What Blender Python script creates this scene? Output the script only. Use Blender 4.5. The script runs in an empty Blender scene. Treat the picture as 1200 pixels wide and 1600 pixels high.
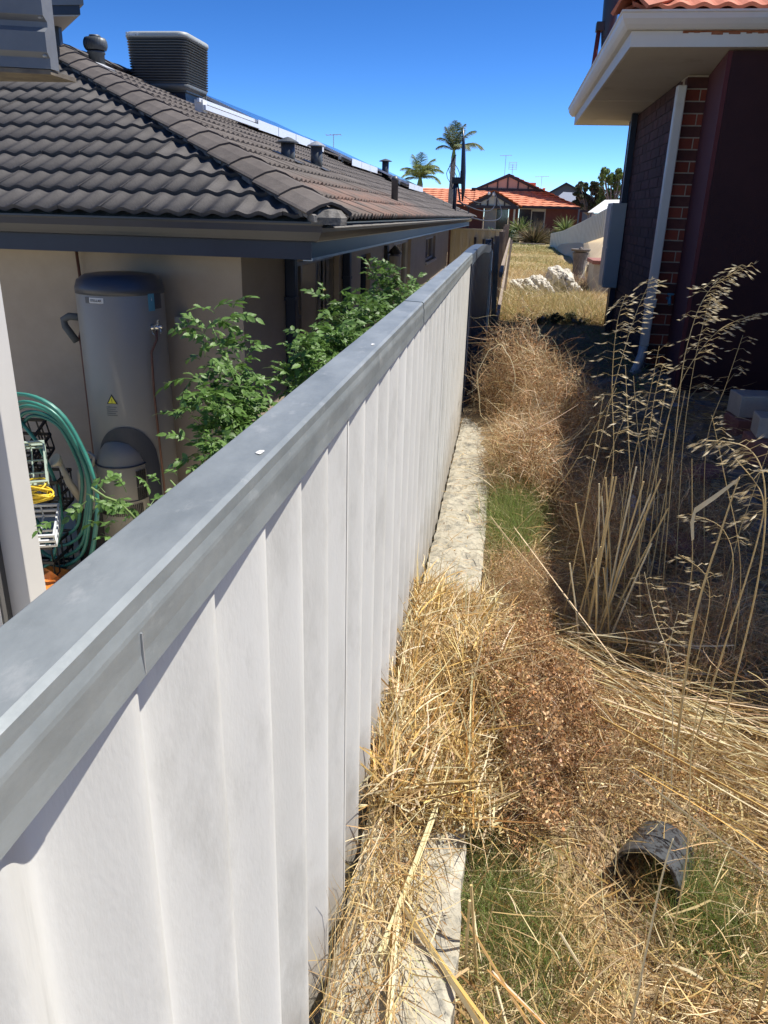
import bpy, bmesh, math, random
import numpy as np
from mathutils import Vector, Matrix
random.seed(7); rng = np.random.RandomState(7)
S = bpy.context.scene
COL = S.collection
rad = math.radians

# ---------------------------------------------------------------- camera, sky, sun, exposure
cam_d = bpy.data.cameras.new('camera'); cam = bpy.data.objects.new('camera', cam_d); COL.objects.link(cam)
rx = Vector((0.9883684, -0.07786978, 0.13063)); ry = Vector((0.14993485, 0.35523026, -0.922676)); rz = Vector((0.02544485, 0.9315298, 0.36277376))
# columns of the world matrix are the camera's axes
M = Matrix(((rx[0], rx[1], rx[2], 0), (ry[0], ry[1], ry[2], 0), (rz[0], rz[1], rz[2], 0), (0, 0, 0, 1)))
cam.matrix_world = M
cam_d.sensor_fit = 'VERTICAL'; cam_d.sensor_height = 24.0; cam_d.lens = 24.0 * 1200 / 1600
cam_d.clip_start = 0.02; cam_d.clip_end = 2000
S.camera = cam

SUN = Vector((0.53, 0.20, 1.0)).normalized()
el = math.asin(SUN.z); az = math.atan2(SUN.x, SUN.y)
W = bpy.data.worlds.new('World'); S.world = W; W.use_nodes = True
nt = W.node_tree; nt.nodes.clear()
sky = nt.nodes.new('ShaderNodeTexSky'); sky.sky_type = 'NISHITA'; sky.sun_disc = False
sky.sun_elevation = el; sky.sun_rotation = az; sky.altitude = 0; sky.air_density = 0.43; sky.dust_density = 0.0; sky.ozone_density = 1.4
bg = nt.nodes.new('ShaderNodeBackground'); bg.inputs['Strength'].default_value = 0.083
ow = nt.nodes.new('ShaderNodeOutputWorld')
hsv = nt.nodes.new('ShaderNodeHueSaturation'); hsv.inputs['Saturation'].default_value = 1.24
nt.links.new(sky.outputs[0], hsv.inputs['Color']); gm = nt.nodes.new('ShaderNodeGamma'); gm.inputs[1].default_value = 1.3
nt.links.new(hsv.outputs[0], gm.inputs[0]); nt.links.new(gm.outputs[0], bg.inputs[0]); nt.links.new(bg.outputs[0], ow.inputs[0])
sd = bpy.data.lights.new('sun', 'SUN'); sd.energy = 4.6; sd.angle = rad(0.53); sd.color = (1.0, 0.955, 0.88)
so = bpy.data.objects.new('sun', sd); COL.objects.link(so)
so.rotation_euler = SUN.to_track_quat('Z', 'Y').to_euler(); so.location = (0, 0, 30)
S.view_settings.view_transform = 'Standard'; S.view_settings.look = 'None'
S.view_settings.exposure = 0.70; S.view_settings.gamma = 1.0
try: S.view_settings.use_curve_mapping = False
except Exception: pass
S.cycles.max_bounces = 6; S.cycles.diffuse_bounces = 3; S.cycles.glossy_bounces = 3
S.cycles.transparent_max_bounces = 6

# ---------------------------------------------------------------- materials
def mat(name, col, rough=0.7, col2=None, scale=8.0, detail=6.0, bump=0.0, bscale=None, metal=0.0, spec=0.5,
        col3=None, s3=1.5, t3=(0.5, 0.65), vcol=False, rand=0.0, stretch=None, trans=0.0, bdist=0.01, mixlo=0.35, mixhi=0.65):
    m = bpy.data.materials.new(name); m.use_nodes = True
    n = m.node_tree.nodes; L = m.node_tree.links
    b = n['Principled BSDF']
    b.inputs['Roughness'].default_value = rough; b.inputs['Metallic'].default_value = metal
    b.inputs['Specular IOR Level'].default_value = spec
    tc = n.new('ShaderNodeTexCoord'); src = tc.outputs['Object']
    if stretch:
        mp = n.new('ShaderNodeMapping'); mp.inputs['Scale'].default_value = stretch
        L.new(src, mp.inputs['Vector']); src = mp.outputs[0]
    cur = None
    if vcol:
        a = n.new('ShaderNodeAttribute'); a.attribute_name = 'tint'; cur = a.outputs['Color']
    if col2 is not None or cur is None:
        nz = n.new('ShaderNodeTexNoise'); nz.inputs['Scale'].default_value = scale; nz.inputs['Detail'].default_value = detail
        nz.inputs['Roughness'].default_value = 0.65
        L.new(src, nz.inputs['Vector'])
        rmp = n.new('ShaderNodeValToRGB'); L.new(nz.outputs['Fac'], rmp.inputs[0])
        rmp.color_ramp.elements[0].position = mixlo; rmp.color_ramp.elements[1].position = mixhi
        rmp.color_ramp.elements[0].color = (*col, 1); c2 = col2 if col2 is not None else col
        rmp.color_ramp.elements[1].color = (*c2, 1)
        if cur is None: cur = rmp.outputs[0]
        else:
            mx = n.new('ShaderNodeMix'); mx.data_type = 'RGBA'; mx.blend_type = 'MULTIPLY'; mx.inputs[0].default_value = 1
            L.new(cur, mx.inputs[6]); L.new(rmp.outputs[0], mx.inputs[7]); cur = mx.outputs[2]
    if col3 is not None:
        n3 = n.new('ShaderNodeTexNoise'); n3.inputs['Scale'].default_value = s3; n3.inputs['Detail'].default_value = 8; n3.inputs['Roughness'].default_value = 0.7
        L.new(src, n3.inputs['Vector'])
        r3 = n.new('ShaderNodeValToRGB'); L.new(n3.outputs['Fac'], r3.inputs[0])
        r3.color_ramp.elements[0].position = t3[0]; r3.color_ramp.elements[1].position = t3[1]
        mx = n.new('ShaderNodeMix'); mx.data_type = 'RGBA'
        L.new(r3.outputs[0], mx.inputs[0]); L.new(cur, mx.inputs[6]); mx.inputs[7].default_value = (*col3, 1); cur = mx.outputs[2]
    if rand > 0:
        oi = n.new('ShaderNodeObjectInfo'); hs = n.new('ShaderNodeHueSaturation')
        mr = n.new('ShaderNodeMapRange'); mr.inputs[3].default_value = 1 - rand; mr.inputs[4].default_value = 1 + rand
        L.new(oi.outputs['Random'], mr.inputs[0]); L.new(mr.outputs[0], hs.inputs['Value']); L.new(cur, hs.inputs['Color']); cur = hs.outputs[0]
    L.new(cur, b.inputs['Base Color'])
    if trans > 0:
        tr = n.new('ShaderNodeBsdfTranslucent'); L.new(cur, tr.inputs['Color'])
        ms = n.new('ShaderNodeMixShader'); ms.inputs[0].default_value = trans
        L.new(b.outputs[0], ms.inputs[1]); L.new(tr.outputs[0], ms.inputs[2]); L.new(ms.outputs[0], n['Material Output'].inputs[0])
    if bump > 0:
        nb = n.new('ShaderNodeTexNoise'); nb.inputs['Scale'].default_value = bscale or scale * 6; nb.inputs['Detail'].default_value = 5
        L.new(src, nb.inputs['Vector'])
        bp = n.new('ShaderNodeBump'); bp.inputs['Strength'].default_value = bump; bp.inputs['Distance'].default_value = bdist
        L.new(nb.outputs['Fac'], bp.inputs['Height']); L.new(bp.outputs[0], b.inputs['Normal'])
    return m

m_fence = mat('weathered_cement', (0.57, 0.56, 0.515), 0.85, (0.64, 0.63, 0.585), 7, 10, 0.11, 260, stretch=(1, 1, 0.35), col3=(0.41, 0.40, 0.36), s3=8, t3=(0.5, 0.8), bdist=0.003)
m_cap = mat('galvanised_cap', (0.20, 0.222, 0.225), 0.45, (0.30, 0.325, 0.325), 14, 12, 0.25, 90, metal=0.3, col3=(0.42, 0.43, 0.42), s3=30, t3=(0.58, 0.8), bdist=0.002, stretch=(1, 0.45, 1))
m_cap_dark = mat('shade_toned_cap', (0.05, 0.07, 0.10), 0.5, (0.08, 0.10, 0.13), 5, 5, 0.05)  # dark tone carries the shadow lying on this capping
m_fence_shade = mat('shade_toned_fence', (0.025, 0.035, 0.06), 0.5, (0.04, 0.05, 0.08), 3, 5, 0.05)  # shadow of the brick house put into the dark blue
m_lime = mat('limestone', (0.29, 0.265, 0.205), 0.95, (0.42, 0.385, 0.30), 9, 10, 0.9, 60, col3=(0.14, 0.135, 0.115), s3=22, t3=(0.50, 0.66), rand=0.16, bdist=0.008)
m_tile = mat('grey_roof_tile', (0.052, 0.048, 0.047), 0.8, (0.088, 0.081, 0.078), 7, 9, 0.5, 90, rand=0.12, bdist=0.004, col3=(0.05, 0.045, 0.042), s3=4, t3=(0.5, 0.75))
m_tile_far = mat('grey_roof_tile_worn', (0.072, 0.062, 0.057), 0.8, (0.115, 0.10, 0.092), 3, 9, 0.4, 90, bdist=0.004)
# dirt splashed up the foot of the fence
def splash(m, z0, z1, col):
    n = m.node_tree.nodes; L = m.node_tree.links; g = n.new('ShaderNodeNewGeometry'); sp = n.new('ShaderNodeSeparateXYZ'); L.new(g.outputs['Position'], sp.inputs[0])
    nz = n.new('ShaderNodeTexNoise'); nz.inputs['Scale'].default_value = 14; nz.inputs['Detail'].default_value = 8; L.new(g.outputs['Position'], nz.inputs['Vector'])
    ad = n.new('ShaderNodeMath'); ad.operation = 'MULTIPLY_ADD'; L.new(nz.outputs['Fac'], ad.inputs[0]); ad.inputs[1].default_value = -0.35; L.new(sp.outputs['Z'], ad.inputs[2])
    r = n.new('ShaderNodeMapRange'); r.inputs[1].default_value = z1-0.17; r.inputs[2].default_value = z0-0.17; r.inputs[4].default_value = 0.55; L.new(ad.outputs[0], r.inputs[0])
    b = n['Principled BSDF']; old = b.inputs['Base Color'].links[0].from_socket; mx = n.new('ShaderNodeMix'); mx.data_type = 'RGBA'
    L.new(r.outputs[0], mx.inputs[0]); L.new(old, mx.inputs[6]); mx.inputs[7].default_value = (*col, 1); L.new(mx.outputs[2], b.inputs['Base Color'])
splash(m_fence, -1.28, -1.0, (0.25, 0.21, 0.155))
# rust-coloured bleached tiles next to the gutter
def worn(m):
    n = m.node_tree.nodes; L = m.node_tree.links
    g = n.new('ShaderNodeNewGeometry'); sp = n.new('ShaderNodeSeparateXYZ'); L.new(g.outputs['Position'], sp.inputs[0])
    a = n.new('ShaderNodeMapRange'); a.inputs[1].default_value = -1.85; a.inputs[2].default_value = -1.45; L.new(sp.outputs['X'], a.inputs[0])
    y1 = n.new('ShaderNodeMapRange'); y1.inputs[1].default_value = 5.7; y1.inputs[2].default_value = 6.6; L.new(sp.outputs['Y'], y1.inputs[0])
    y2 = n.new('ShaderNodeMapRange'); y2.inputs[1].default_value = 12.5; y2.inputs[2].default_value = 10.5; L.new(sp.outputs['Y'], y2.inputs[0])
    nz = n.new('ShaderNodeTexNoise'); nz.inputs['Scale'].default_value = 5; nz.inputs['Detail'].default_value = 9
    L.new(g.outputs['Position'], nz.inputs['Vector'])
    nr = n.new('ShaderNodeMapRange'); nr.inputs[1].default_value = 0.36; nr.inputs[2].default_value = 0.55; L.new(nz.outputs['Fac'], nr.inputs[0])
    cur = a.outputs[0]
    for o in (y1, y2, nr):
        k = n.new('ShaderNodeMath'); k.operation = 'MULTIPLY'; L.new(cur, k.inputs[0]); L.new(o.outputs[0], k.inputs[1]); cur = k.outputs[0]
    b = n['Principled BSDF']; old = b.inputs['Base Color'].links[0].from_socket
    mx = n.new('ShaderNodeMix'); mx.data_type = 'RGBA'; L.new(cur, mx.inputs[0]); L.new(old, mx.inputs[6]); mx.inputs[7].default_value = (0.20, 0.125, 0.10, 1)
    L.new(mx.outputs[2], b.inputs['Base Color'])
m_tile_side = mat('grey_roof_tile_side', (0.085, 0.072, 0.065), 0.85, (0.13, 0.112, 0.10), 7, 9, 0.5, 90, rand=0.1, bdist=0.004)
worn(m_tile_side); worn(m_tile_far)
m_mortar_grey = mat('grey_bedding_mortar', (0.09, 0.085, 0.08), 0.9, (0.2, 0.19, 0.18), 20, 6, 0.5, 60)
m_navy = mat('navy_gutter_steel', (0.012, 0.017, 0.032), 0.33, (0.018, 0.024, 0.042), 4, 5, 0.0, spec=0.6)
m_navy_m = mat('navy_painted_steel', (0.010, 0.016, 0.036), 0.45, (0.014, 0.022, 0.045), 4, 5)
m_render = mat('taupe_render', (0.35, 0.29, 0.225), 0.9, (0.40, 0.335, 0.265), 2.5, 8, 0.3, 120, bdist=0.004)
m_soffit_grey = mat('grey_soffit', (0.42, 0.41, 0.39), 0.8, (0.46, 0.45, 0.43), 2)
m_frame = mat('bronze_window_frame', (0.16, 0.14, 0.12), 0.4, (0.19, 0.165, 0.14), 5)
m_frame_l = mat('pale_window_frame', (0.42, 0.39, 0.35), 0.45, (0.47, 0.44, 0.40), 5)
m_curtain = mat('pale_curtain', (0.42, 0.38, 0.34), 0.9, (0.5, 0.46, 0.42), 3)
m_glass = mat('dark_window_glass', (0.02, 0.024, 0.03), 0.06, spec=0.8)
m_glass_l = mat('curtained_glass', (0.25, 0.235, 0.215), 0.12, (0.30, 0.28, 0.26), 1.5, spec=0.6)
m_pave_l = mat('cream_paving', (0.55, 0.49, 0.35), 0.9, (0.62, 0.56, 0.42), 4, 8, 0.3, 80)
m_heater = mat('heater_grey', (0.27, 0.25, 0.215), 0.42, (0.295, 0.275, 0.24), 1.0, spec=0.5)
m_heater_cap = mat('heater_lid', (0.05, 0.055, 0.07), 0.4, (0.06, 0.065, 0.08), 2)
m_heater_dark = mat('heater_recess', (0.035, 0.04, 0.055), 0.5)
m_copper = mat('copper_pipe', (0.10, 0.045, 0.035), 0.5, (0.15, 0.07, 0.05), 10, metal=0.4)
m_lag = mat('grey_pipe_lagging', (0.09, 0.10, 0.105), 0.8, (0.11, 0.12, 0.125), 10)
m_steel = mat('bright_steel', (0.6, 0.6, 0.58), 0.25, metal=0.9)
m_white = mat('white_plastic', (0.72, 0.72, 0.70), 0.5, (0.66, 0.66, 0.64), 5)
m_label_grey = mat('label_grey', (0.55, 0.56, 0.56), 0.5)
m_blue = mat('label_blue', (0.09, 0.27, 0.36), 0.5)
m_ink = mat('ink_black', (0.02, 0.02, 0.02), 0.6)
m_yellow = mat('warning_yellow', (0.65, 0.60, 0.03), 0.5)
m_hose = mat('green_hose', (0.03, 0.16, 0.135), 0.35, (0.055, 0.25, 0.20), 6, spec=0.5)
m_cord = mat('yellow_cord', (0.75, 0.5, 0.02), 0.5, (0.8, 0.56, 0.04), 12)
m_crate_g = mat('pale_green_crate', (0.40, 0.50, 0.40), 0.6, (0.46, 0.55, 0.45), 5)
m_crate_w = mat('pale_grey_crate', (0.52, 0.54, 0.56), 0.6, (0.6, 0.62, 0.64), 5)
m_black = mat('black_plastic', (0.015, 0.015, 0.017), 0.5, (0.02, 0.02, 0.022), 6)
m_can = mat('beige_plastic', (0.50, 0.46, 0.38), 0.5, (0.55, 0.51, 0.43), 5)
m_orange = mat('orange_bag', (0.75, 0.22, 0.035), 0.5, (0.85, 0.3, 0.06), 5, bump=0.6, bscale=14, bdist=0.02)
m_patio = mat('pale_painted_steel', (0.60, 0.585, 0.565), 0.5, (0.64, 0.625, 0.605), 2, bump=0.05)
m_patio_dk = mat('shadow_gap_steel', (0.12, 0.115, 0.11), 0.6)
m_beam = mat('slate_painted_steel', (0.14, 0.15, 0.165), 0.42, (0.18, 0.19, 0.205), 5, 8, 0.1, 40, col3=(0.25, 0.25, 0.25), s3=12, t3=(0.62, 0.8))
m_beam_under = mat('stained_beam_underside', (0.20, 0.165, 0.12), 0.8, (0.10, 0.085, 0.07), 12)
m_evap = mat('evaporative_cooler_plastic', (0.11, 0.12, 0.12), 0.45, (0.13, 0.14, 0.14), 4)
m_evap_top = mat('evaporative_cooler_lid', (0.34, 0.36, 0.345), 0.5, (0.38, 0.40, 0.385), 3)
m_vent = mat('roof_vent_grey', (0.075, 0.085, 0.09), 0.45, (0.11, 0.12, 0.125), 8, metal=0.2)
m_zinc = mat('zinc', (0.42, 0.44, 0.45), 0.35, (0.5, 0.52, 0.53), 8, metal=0.5)
m_panel_frame = mat('aluminium_frame', (0.72, 0.74, 0.77), 0.4, metal=0.15)
m_panel = mat('solar_cells', (0.012, 0.018, 0.04), 0.08, (0.02, 0.028, 0.055), 20, spec=0.8)
m_lead = mat('lead_flashing', (0.35, 0.36, 0.37), 0.5, (0.5, 0.51, 0.52), 10)
m_cream = mat('cream_gutter_paint', (0.62, 0.59, 0.53), 0.45, (0.66, 0.63, 0.57), 3, 8, 0.05, col3=(0.48, 0.44, 0.37), s3=3, t3=(0.6, 0.8))
m_rust = mat('rust_stain', (0.22, 0.07, 0.03), 0.9, (0.35, 0.13, 0.06), 18)
m_fascia = mat('cream_fascia', (0.60, 0.57, 0.51), 0.6, (0.64, 0.61, 0.55), 3)
m_soffit = mat('cream_soffit', (0.55, 0.52, 0.46), 0.8, (0.60, 0.57, 0.51), 2, col3=(0.42, 0.38, 0.32), s3=2.2, t3=(0.58, 0.75))
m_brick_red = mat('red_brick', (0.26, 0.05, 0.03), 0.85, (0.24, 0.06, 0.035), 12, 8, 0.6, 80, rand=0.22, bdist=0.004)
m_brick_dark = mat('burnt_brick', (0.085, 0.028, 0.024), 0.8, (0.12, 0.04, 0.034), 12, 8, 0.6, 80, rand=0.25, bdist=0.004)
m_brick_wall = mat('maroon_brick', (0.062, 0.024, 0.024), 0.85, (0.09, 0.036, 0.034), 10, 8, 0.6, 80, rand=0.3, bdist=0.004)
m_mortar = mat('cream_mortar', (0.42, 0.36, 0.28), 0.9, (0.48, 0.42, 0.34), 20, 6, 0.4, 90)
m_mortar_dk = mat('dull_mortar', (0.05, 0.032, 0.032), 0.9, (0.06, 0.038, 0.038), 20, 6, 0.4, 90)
m_blind = mat('maroon_outdoor_blind', (0.030, 0.007, 0.010), 0.8, (0.038, 0.010, 0.013), 4, 6, 0.2, 200)
m_blind_l = mat('maroon_blind_return', (0.095, 0.020, 0.024), 0.8, (0.11, 0.025, 0.03), 4)
m_meter = mat('grey_meter_box', (0.46, 0.45, 0.40), 0.5, (0.52, 0.51, 0.46), 3)
m_terra = mat('terracotta_tile', (0.42, 0.13, 0.075), 0.8, (0.52, 0.18, 0.11), 9, 8, 0.4, 80, rand=0.15, bdist=0.004)
m_terra_far = mat('orange_roof_tile', (0.60, 0.20, 0.10), 0.8, (0.74, 0.31, 0.18), 2.2, 9, 0.1, 20)
m_far_brick = mat('far_red_brick', (0.12, 0.04, 0.03), 0.9, (0.15, 0.05, 0.036), 3, 8)
m_gable = mat('pale_gable_board', (0.45, 0.42, 0.33), 0.8, (0.48, 0.45, 0.36), 3)
m_gable_pink = mat('pink_gable_board', (0.47, 0.30, 0.23), 0.8, (0.5, 0.33, 0.25), 3)
m_timber_dk = mat('dark_trim', (0.03, 0.025, 0.03), 0.7)
m_roof_slate = mat('slate_grey_roof', (0.09, 0.11, 0.14), 0.7, (0.11, 0.13, 0.16), 3)
m_fence_cream = mat('cream_steel_fence', (0.55, 0.46, 0.27), 0.6, (0.60, 0.50, 0.31), 2, 6)
m_fence_pale = mat('pale_steel_fence', (0.58, 0.58, 0.50), 0.6, (0.64, 0.64, 0.56), 2, 6)
m_timber = mat('weathered_timber', (0.20, 0.155, 0.12), 0.9, (0.32, 0.26, 0.21), 8, 9, 0.5, 40, stretch=(3, 3, 0.5))
m_timber_p = mat('pale_timber_stake', (0.62, 0.53, 0.40), 0.9, (0.70, 0.61, 0.48), 8)
m_dirt = mat('dirt', (0.16, 0.115, 0.07), 1.0, (0.30, 0.22, 0.13), 5, 10, 0.8, 40, col3=(0.36, 0.27, 0.14), s3=1.3, t3=(0.45, 0.6), bdist=0.03)
m_sand = mat('sandy_bank', (0.50, 0.39, 0.25), 0.95, (0.58, 0.46, 0.31), 4, 8, 0.3, 30)
m_rock = mat('limestone_rock', (0.52, 0.47, 0.38), 0.95, (0.72, 0.67, 0.56), 7, 10, 1.0, 18, col3=(0.10, 0.085, 0.06), s3=9, t3=(0.58, 0.66), bdist=0.05)
m_concrete = mat('cream_concrete', (0.40, 0.37, 0.32), 0.9, (0.47, 0.44, 0.38), 10, 8, 0.5, 90)
m_paver = mat('red_paver', (0.24, 0.10, 0.08), 0.9, (0.32, 0.15, 0.12), 12, 8, 0.5, 90, rand=0.15)
m_rubble = mat('grey_rubble', (0.16, 0.14, 0.12), 0.95, (0.26, 0.23, 0.20), 10, 8, 0.6, 60)
m_pipe = mat('dark_pvc', (0.055, 0.06, 0.066), 0.35, (0.07, 0.077, 0.083), 6, 6, 0.1, spec=0.5, col3=(0.015, 0.014, 0.016), s3=55, t3=(0.52, 0.56))
m_pipe_in = mat('dark_pvc_rim', (0.10, 0.11, 0.12), 0.4)
m_bark = mat('palm_bark', (0.22, 0.19, 0.16), 0.95, (0.34, 0.30, 0.26), 10, 6, 0.6, 20)
m_straw = mat('straw', (1, 1, 1), 0.55, None, vcol=True, trans=0.25, spec=0.4)
m_weed = mat('dead_weed', (1, 1, 1), 0.75, None, vcol=True, trans=0.15)
m_green = mat('green_blade', (1, 1, 1), 0.6, None, vcol=True, trans=0.3)
m_leaf = mat('tomato_leaf', (0.085, 0.165, 0.032), 0.5, (0.135, 0.235, 0.055), 30, 4, rand=0.25, trans=0.3)
m_stem = mat('tomato_stem', (0.16, 0.24, 0.07), 0.6, (0.2, 0.28, 0.09), 8)
m_shrub = mat('shrub_leaf', (1, 1, 1), 0.6, None, vcol=True, trans=0.25)
m_plastic_bag = mat('pale_blue_plastic', (0.35, 0.42, 0.55), 0.3, (0.5, 0.56, 0.68), 20)
m_wire = mat('black_cable', (0.02, 0.02, 0.025), 0.6)

# ---------------------------------------------------------------- mesh helpers
class MB:
    def __init__(s): s.v = []; s.f = []
    def add(s, v, f):
        o = len(s.v); s.v += [tuple(p) for p in v]; s.f += [tuple(i + o for i in q) for q in f]; return s
    def box(s, a, b):
        x0, y0, z0 = a; x1, y1, z1 = b
        return s.add([(x0,y0,z0),(x1,y0,z0),(x1,y1,z0),(x0,y1,z0),(x0,y0,z1),(x1,y0,z1),(x1,y1,z1),(x0,y1,z1)],
                     [(0,3,2,1),(4,5,6,7),(0,1,5,4),(1,2,6,5),(2,3,7,6),(3,0,4,7)])
    def obox(s, c, half, ax):   # oriented box, ax = three axis vectors
        c = Vector(c); X, Y, Z = [Vector(a).normalized() for a in ax]
        vs = []
        for k in (-1, 1):
            for i, j in ((-1,-1),(1,-1),(1,1),(-1,1)): vs.append(c + X*i*half[0] + Y*j*half[1] + Z*k*half[2])
        return s.add(vs, [(0,3,2,1),(4,5,6,7),(0,1,5,4),(1,2,6,5),(2,3,7,6),(3,0,4,7)])
    def tube(s, pts, r, n=8, cap=True):
        pts = [Vector(p) for p in pts]; m = len(pts)
        rr = r if isinstance(r, (list, tuple)) else [r] * m
        t0 = (pts[1] - pts[0]).normalized(); u = t0.cross(Vector((0, 0, 1)))
        if u.length < 1e-3: u = t0.cross(Vector((1, 0, 0)))
        u.normalize(); vs = []
        for i, p in enumerate(pts):
            t = (pts[min(i+1, m-1)] - pts[max(i-1, 0)])
            t = t.normalized() if t.length > 1e-9 else t0
            u = (u - t * u.dot(t)); u.normalize(); w = t.cross(u)
            for k in range(n):
                a = 2 * math.pi * k / n; vs.append(p + (u * math.cos(a) + w * math.sin(a)) * rr[i])
        fs = [(i*n+k, i*n+(k+1) % n, (i+1)*n+(k+1) % n, (i+1)*n+k) for i in range(m-1) for k in range(n)]
        if cap: fs += [tuple(range(n-1, -1, -1)), tuple((m-1)*n + k for k in range(n))]
        return s.add(vs, fs)
    def lathe(s, c, prof, n=20):   # prof: (r, z)
        vs = [(c[0] + r*math.cos(2*math.pi*k/n), c[1] + r*math.sin(2*math.pi*k/n), c[2] + z) for r, z in prof for k in range(n)]
        m = len(prof)
        fs = [(i*n+k, i*n+(k+1) % n, (i+1)*n+(k+1) % n, (i+1)*n+k) for i in range(m-1) for k in range(n)]
        if prof[0][0] > 1e-6: fs.append(tuple(range(n-1, -1, -1)))
        if prof[-1][0] > 1e-6: fs.append(tuple((m-1)*n + k for k in range(n)))
        return s.add(vs, fs)
    def sweep(s, prof, path, closed=True):  # prof: list of offset functions already in world per path node -> list of rings
        m = len(path); n = len(path[0]); vs = [p for ring in path for p in ring]
        fs = [(i*n+k, i*n+(k+1) % n, (i+1)*n+(k+1) % n, (i+1)*n+k) for i in range(m-1) for k in range(n if closed else n-1)]
        if closed: fs += [tuple(range(n-1, -1, -1)), tuple((m-1)*n + k for k in range(n))]
        return s.add(vs, fs)
    def prism(s, poly, d):   # poly: planar list of 3d points, d: extrusion vector
        n = len(poly); d = Vector(d); a = [Vector(p) for p in poly]; vs = a + [p + d for p in a]
        fs = [tuple(range(n-1, -1, -1)), tuple(range(n, 2*n))] + [(i, (i+1) % n, n + (i+1) % n, n + i) for i in range(n)]
        return s.add(vs, fs)

ORG = {}
def tag(o, label=None, cat=None, group=None, kind=None):
    if label: o['label'] = label
    if cat: o['category'] = cat
    if group: o['group'] = group
    if kind: o['kind'] = kind
    return o
def thing(name, loc, label, cat, group=None):
    o = bpy.data.objects.new(name, None); COL.objects.link(o); o.location = loc; o.empty_display_size = 0.1
    ORG[o.name] = Vector(loc); return tag(o, label, cat, group)
def porg(p): return ORG.get(p.name, Vector((0, 0, 0))) if p else Vector((0, 0, 0))
def obj(name, mb, m, parent=None, smooth=False, label=None, kind=None, bevel=0, origin=None, fix=False):
    """mb is in world coordinates; the object's own origin sits at its parent's origin."""
    me = bpy.data.meshes.new(name)
    o3 = Vector(origin) if origin is not None else porg(parent)
    me.from_pydata([(p[0]-o3.x, p[1]-o3.y, p[2]-o3.z) for p in mb.v], [], mb.f)
    if fix:
        bm = bmesh.new(); bm.from_mesh(me); bmesh.ops.recalc_face_normals(bm, faces=bm.faces); bm.to_mesh(me); bm.free()
    me.materials.append(m)
    if smooth: me.polygons.foreach_set('use_smooth', [True]*len(me.polygons))
    me.update()
    o = bpy.data.objects.new(name, me); COL.objects.link(o); o.parent = parent
    if origin is not None: o.location = o3 - porg(parent)
    elif parent is None: pass
    ORG[o.name] = o3
    if smooth == 'auto':
        for e in (): pass
    if bevel:
        b = o.modifiers.new('bevel', 'BEVEL'); b.width = bevel; b.segments = 2; b.limit_method = 'ANGLE'
    if label: o['label'] = label
    if kind: o['kind'] = kind
    return o
def inst(name, me, parent, loc, rot=None, scale=None):
    o = bpy.data.objects.new(name, me); COL.objects.link(o); o.parent = parent; o.location = Vector(loc) - porg(parent)
    if rot is not None: o.rotation_euler = rot
    if scale is not None: o.scale = scale
    ORG[o.name] = Vector(loc)
    return o
def mesh_of(mb, m, name='piece', smooth=False):
    me = bpy.data.meshes.new(name); me.from_pydata(mb.v, [], mb.f); me.materials.append(m)
    if smooth: me.polygons.foreach_set('use_smooth', [True]*len(me.polygons))
    me.update(); return me
def np_mesh(name, V, F, m, tint=None, parent=None, kind=None, origin=None, smooth=False):
    """V (n,3) float, F (k,3|4) int, tint (n,3)"""
    me = bpy.data.meshes.new(name); o3 = np.array(origin if origin is not None else porg(parent), dtype=np.float64)
    V = np.asarray(V, dtype=np.float64) - o3
    F = np.asarray(F, dtype=np.int32); k = F.shape[1]
    me.vertices.add(len(V)); me.vertices.foreach_set('co', V.astype(np.float32).ravel())
    me.loops.add(F.size); me.loops.foreach_set('vertex_index', F.ravel())
    me.polygons.add(len(F)); me.polygons.foreach_set('loop_start', np.arange(0, F.size, k, dtype=np.int32))
    me.polygons.foreach_set('loop_total', np.full(len(F), k, dtype=np.int32))
    if smooth: me.polygons.foreach_set('use_smooth', np.ones(len(F), dtype=bool))
    me.update(calc_edges=True)
    if tint is not None:
        a = me.color_attributes.new('tint', 'FLOAT_COLOR', 'POINT')
        c = np.ones((len(V), 4), dtype=np.float32); c[:, :3] = tint; a.data.foreach_set('color', c.ravel())
    me.materials.append(m)
    o = bpy.data.objects.new(name, me); COL.objects.link(o); o.parent = parent
    if origin is not None: o.location = Vector(origin) - porg(parent)
    ORG[o.name] = Vector(o3)
    if kind: o['kind'] = kind
    return o

# ---------------------------------------------------------------- ground
def fbm(x, y, s=1.0, seed=0):
    r = 0
    for i, (f, a) in enumerate(((1, 1), (2.3, .5), (5.1, .25))):
        r = r + a * (np.sin(x*f*s*1.7 + seed + i*1.3) * np.cos(y*f*s*1.3 + seed*2 + i*2.1) + 0.5*np.sin((x+y)*f*s*0.9 + i + seed))
    return r
def sstep(a, b, x):
    t = np.clip((x-a)/(b-a), 0, 1); return t*t*(3-2*t)
def gz(x, y):
    x = np.asarray(x, dtype=float); y = np.asarray(y, dtype=float)
    near = -1.37 + 0.05*sstep(0.6, 1.3, x) + 0.02*fbm(x, y, 3)
    z = near
    z = z + (0.10*sstep(3.5, 7, y))
    far = -1.30 - 0.15*sstep(12, 40, y) + 0.03*fbm(x, y, 0.6, 2)
    z = z*(1-sstep(8, 12, y)) + far*sstep(8, 12, y)
    z = np.where(y > 48, -1.5, z)
    # straw heap drifted over the limestone
    z = z + 0.20*np.exp(-(((x-0.02)/0.20)**2 + ((y-1.85)/0.34)**2))
    z = z + 0.15*np.exp(-(((x-0.22)/0.3)**2 + ((y-4.3)/0.9)**2))
    left = -2.46 + 0.0*x
    z = np.where(x < -0.245, np.where(y < 25.3, left, -1.5), z)
    return z
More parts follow.
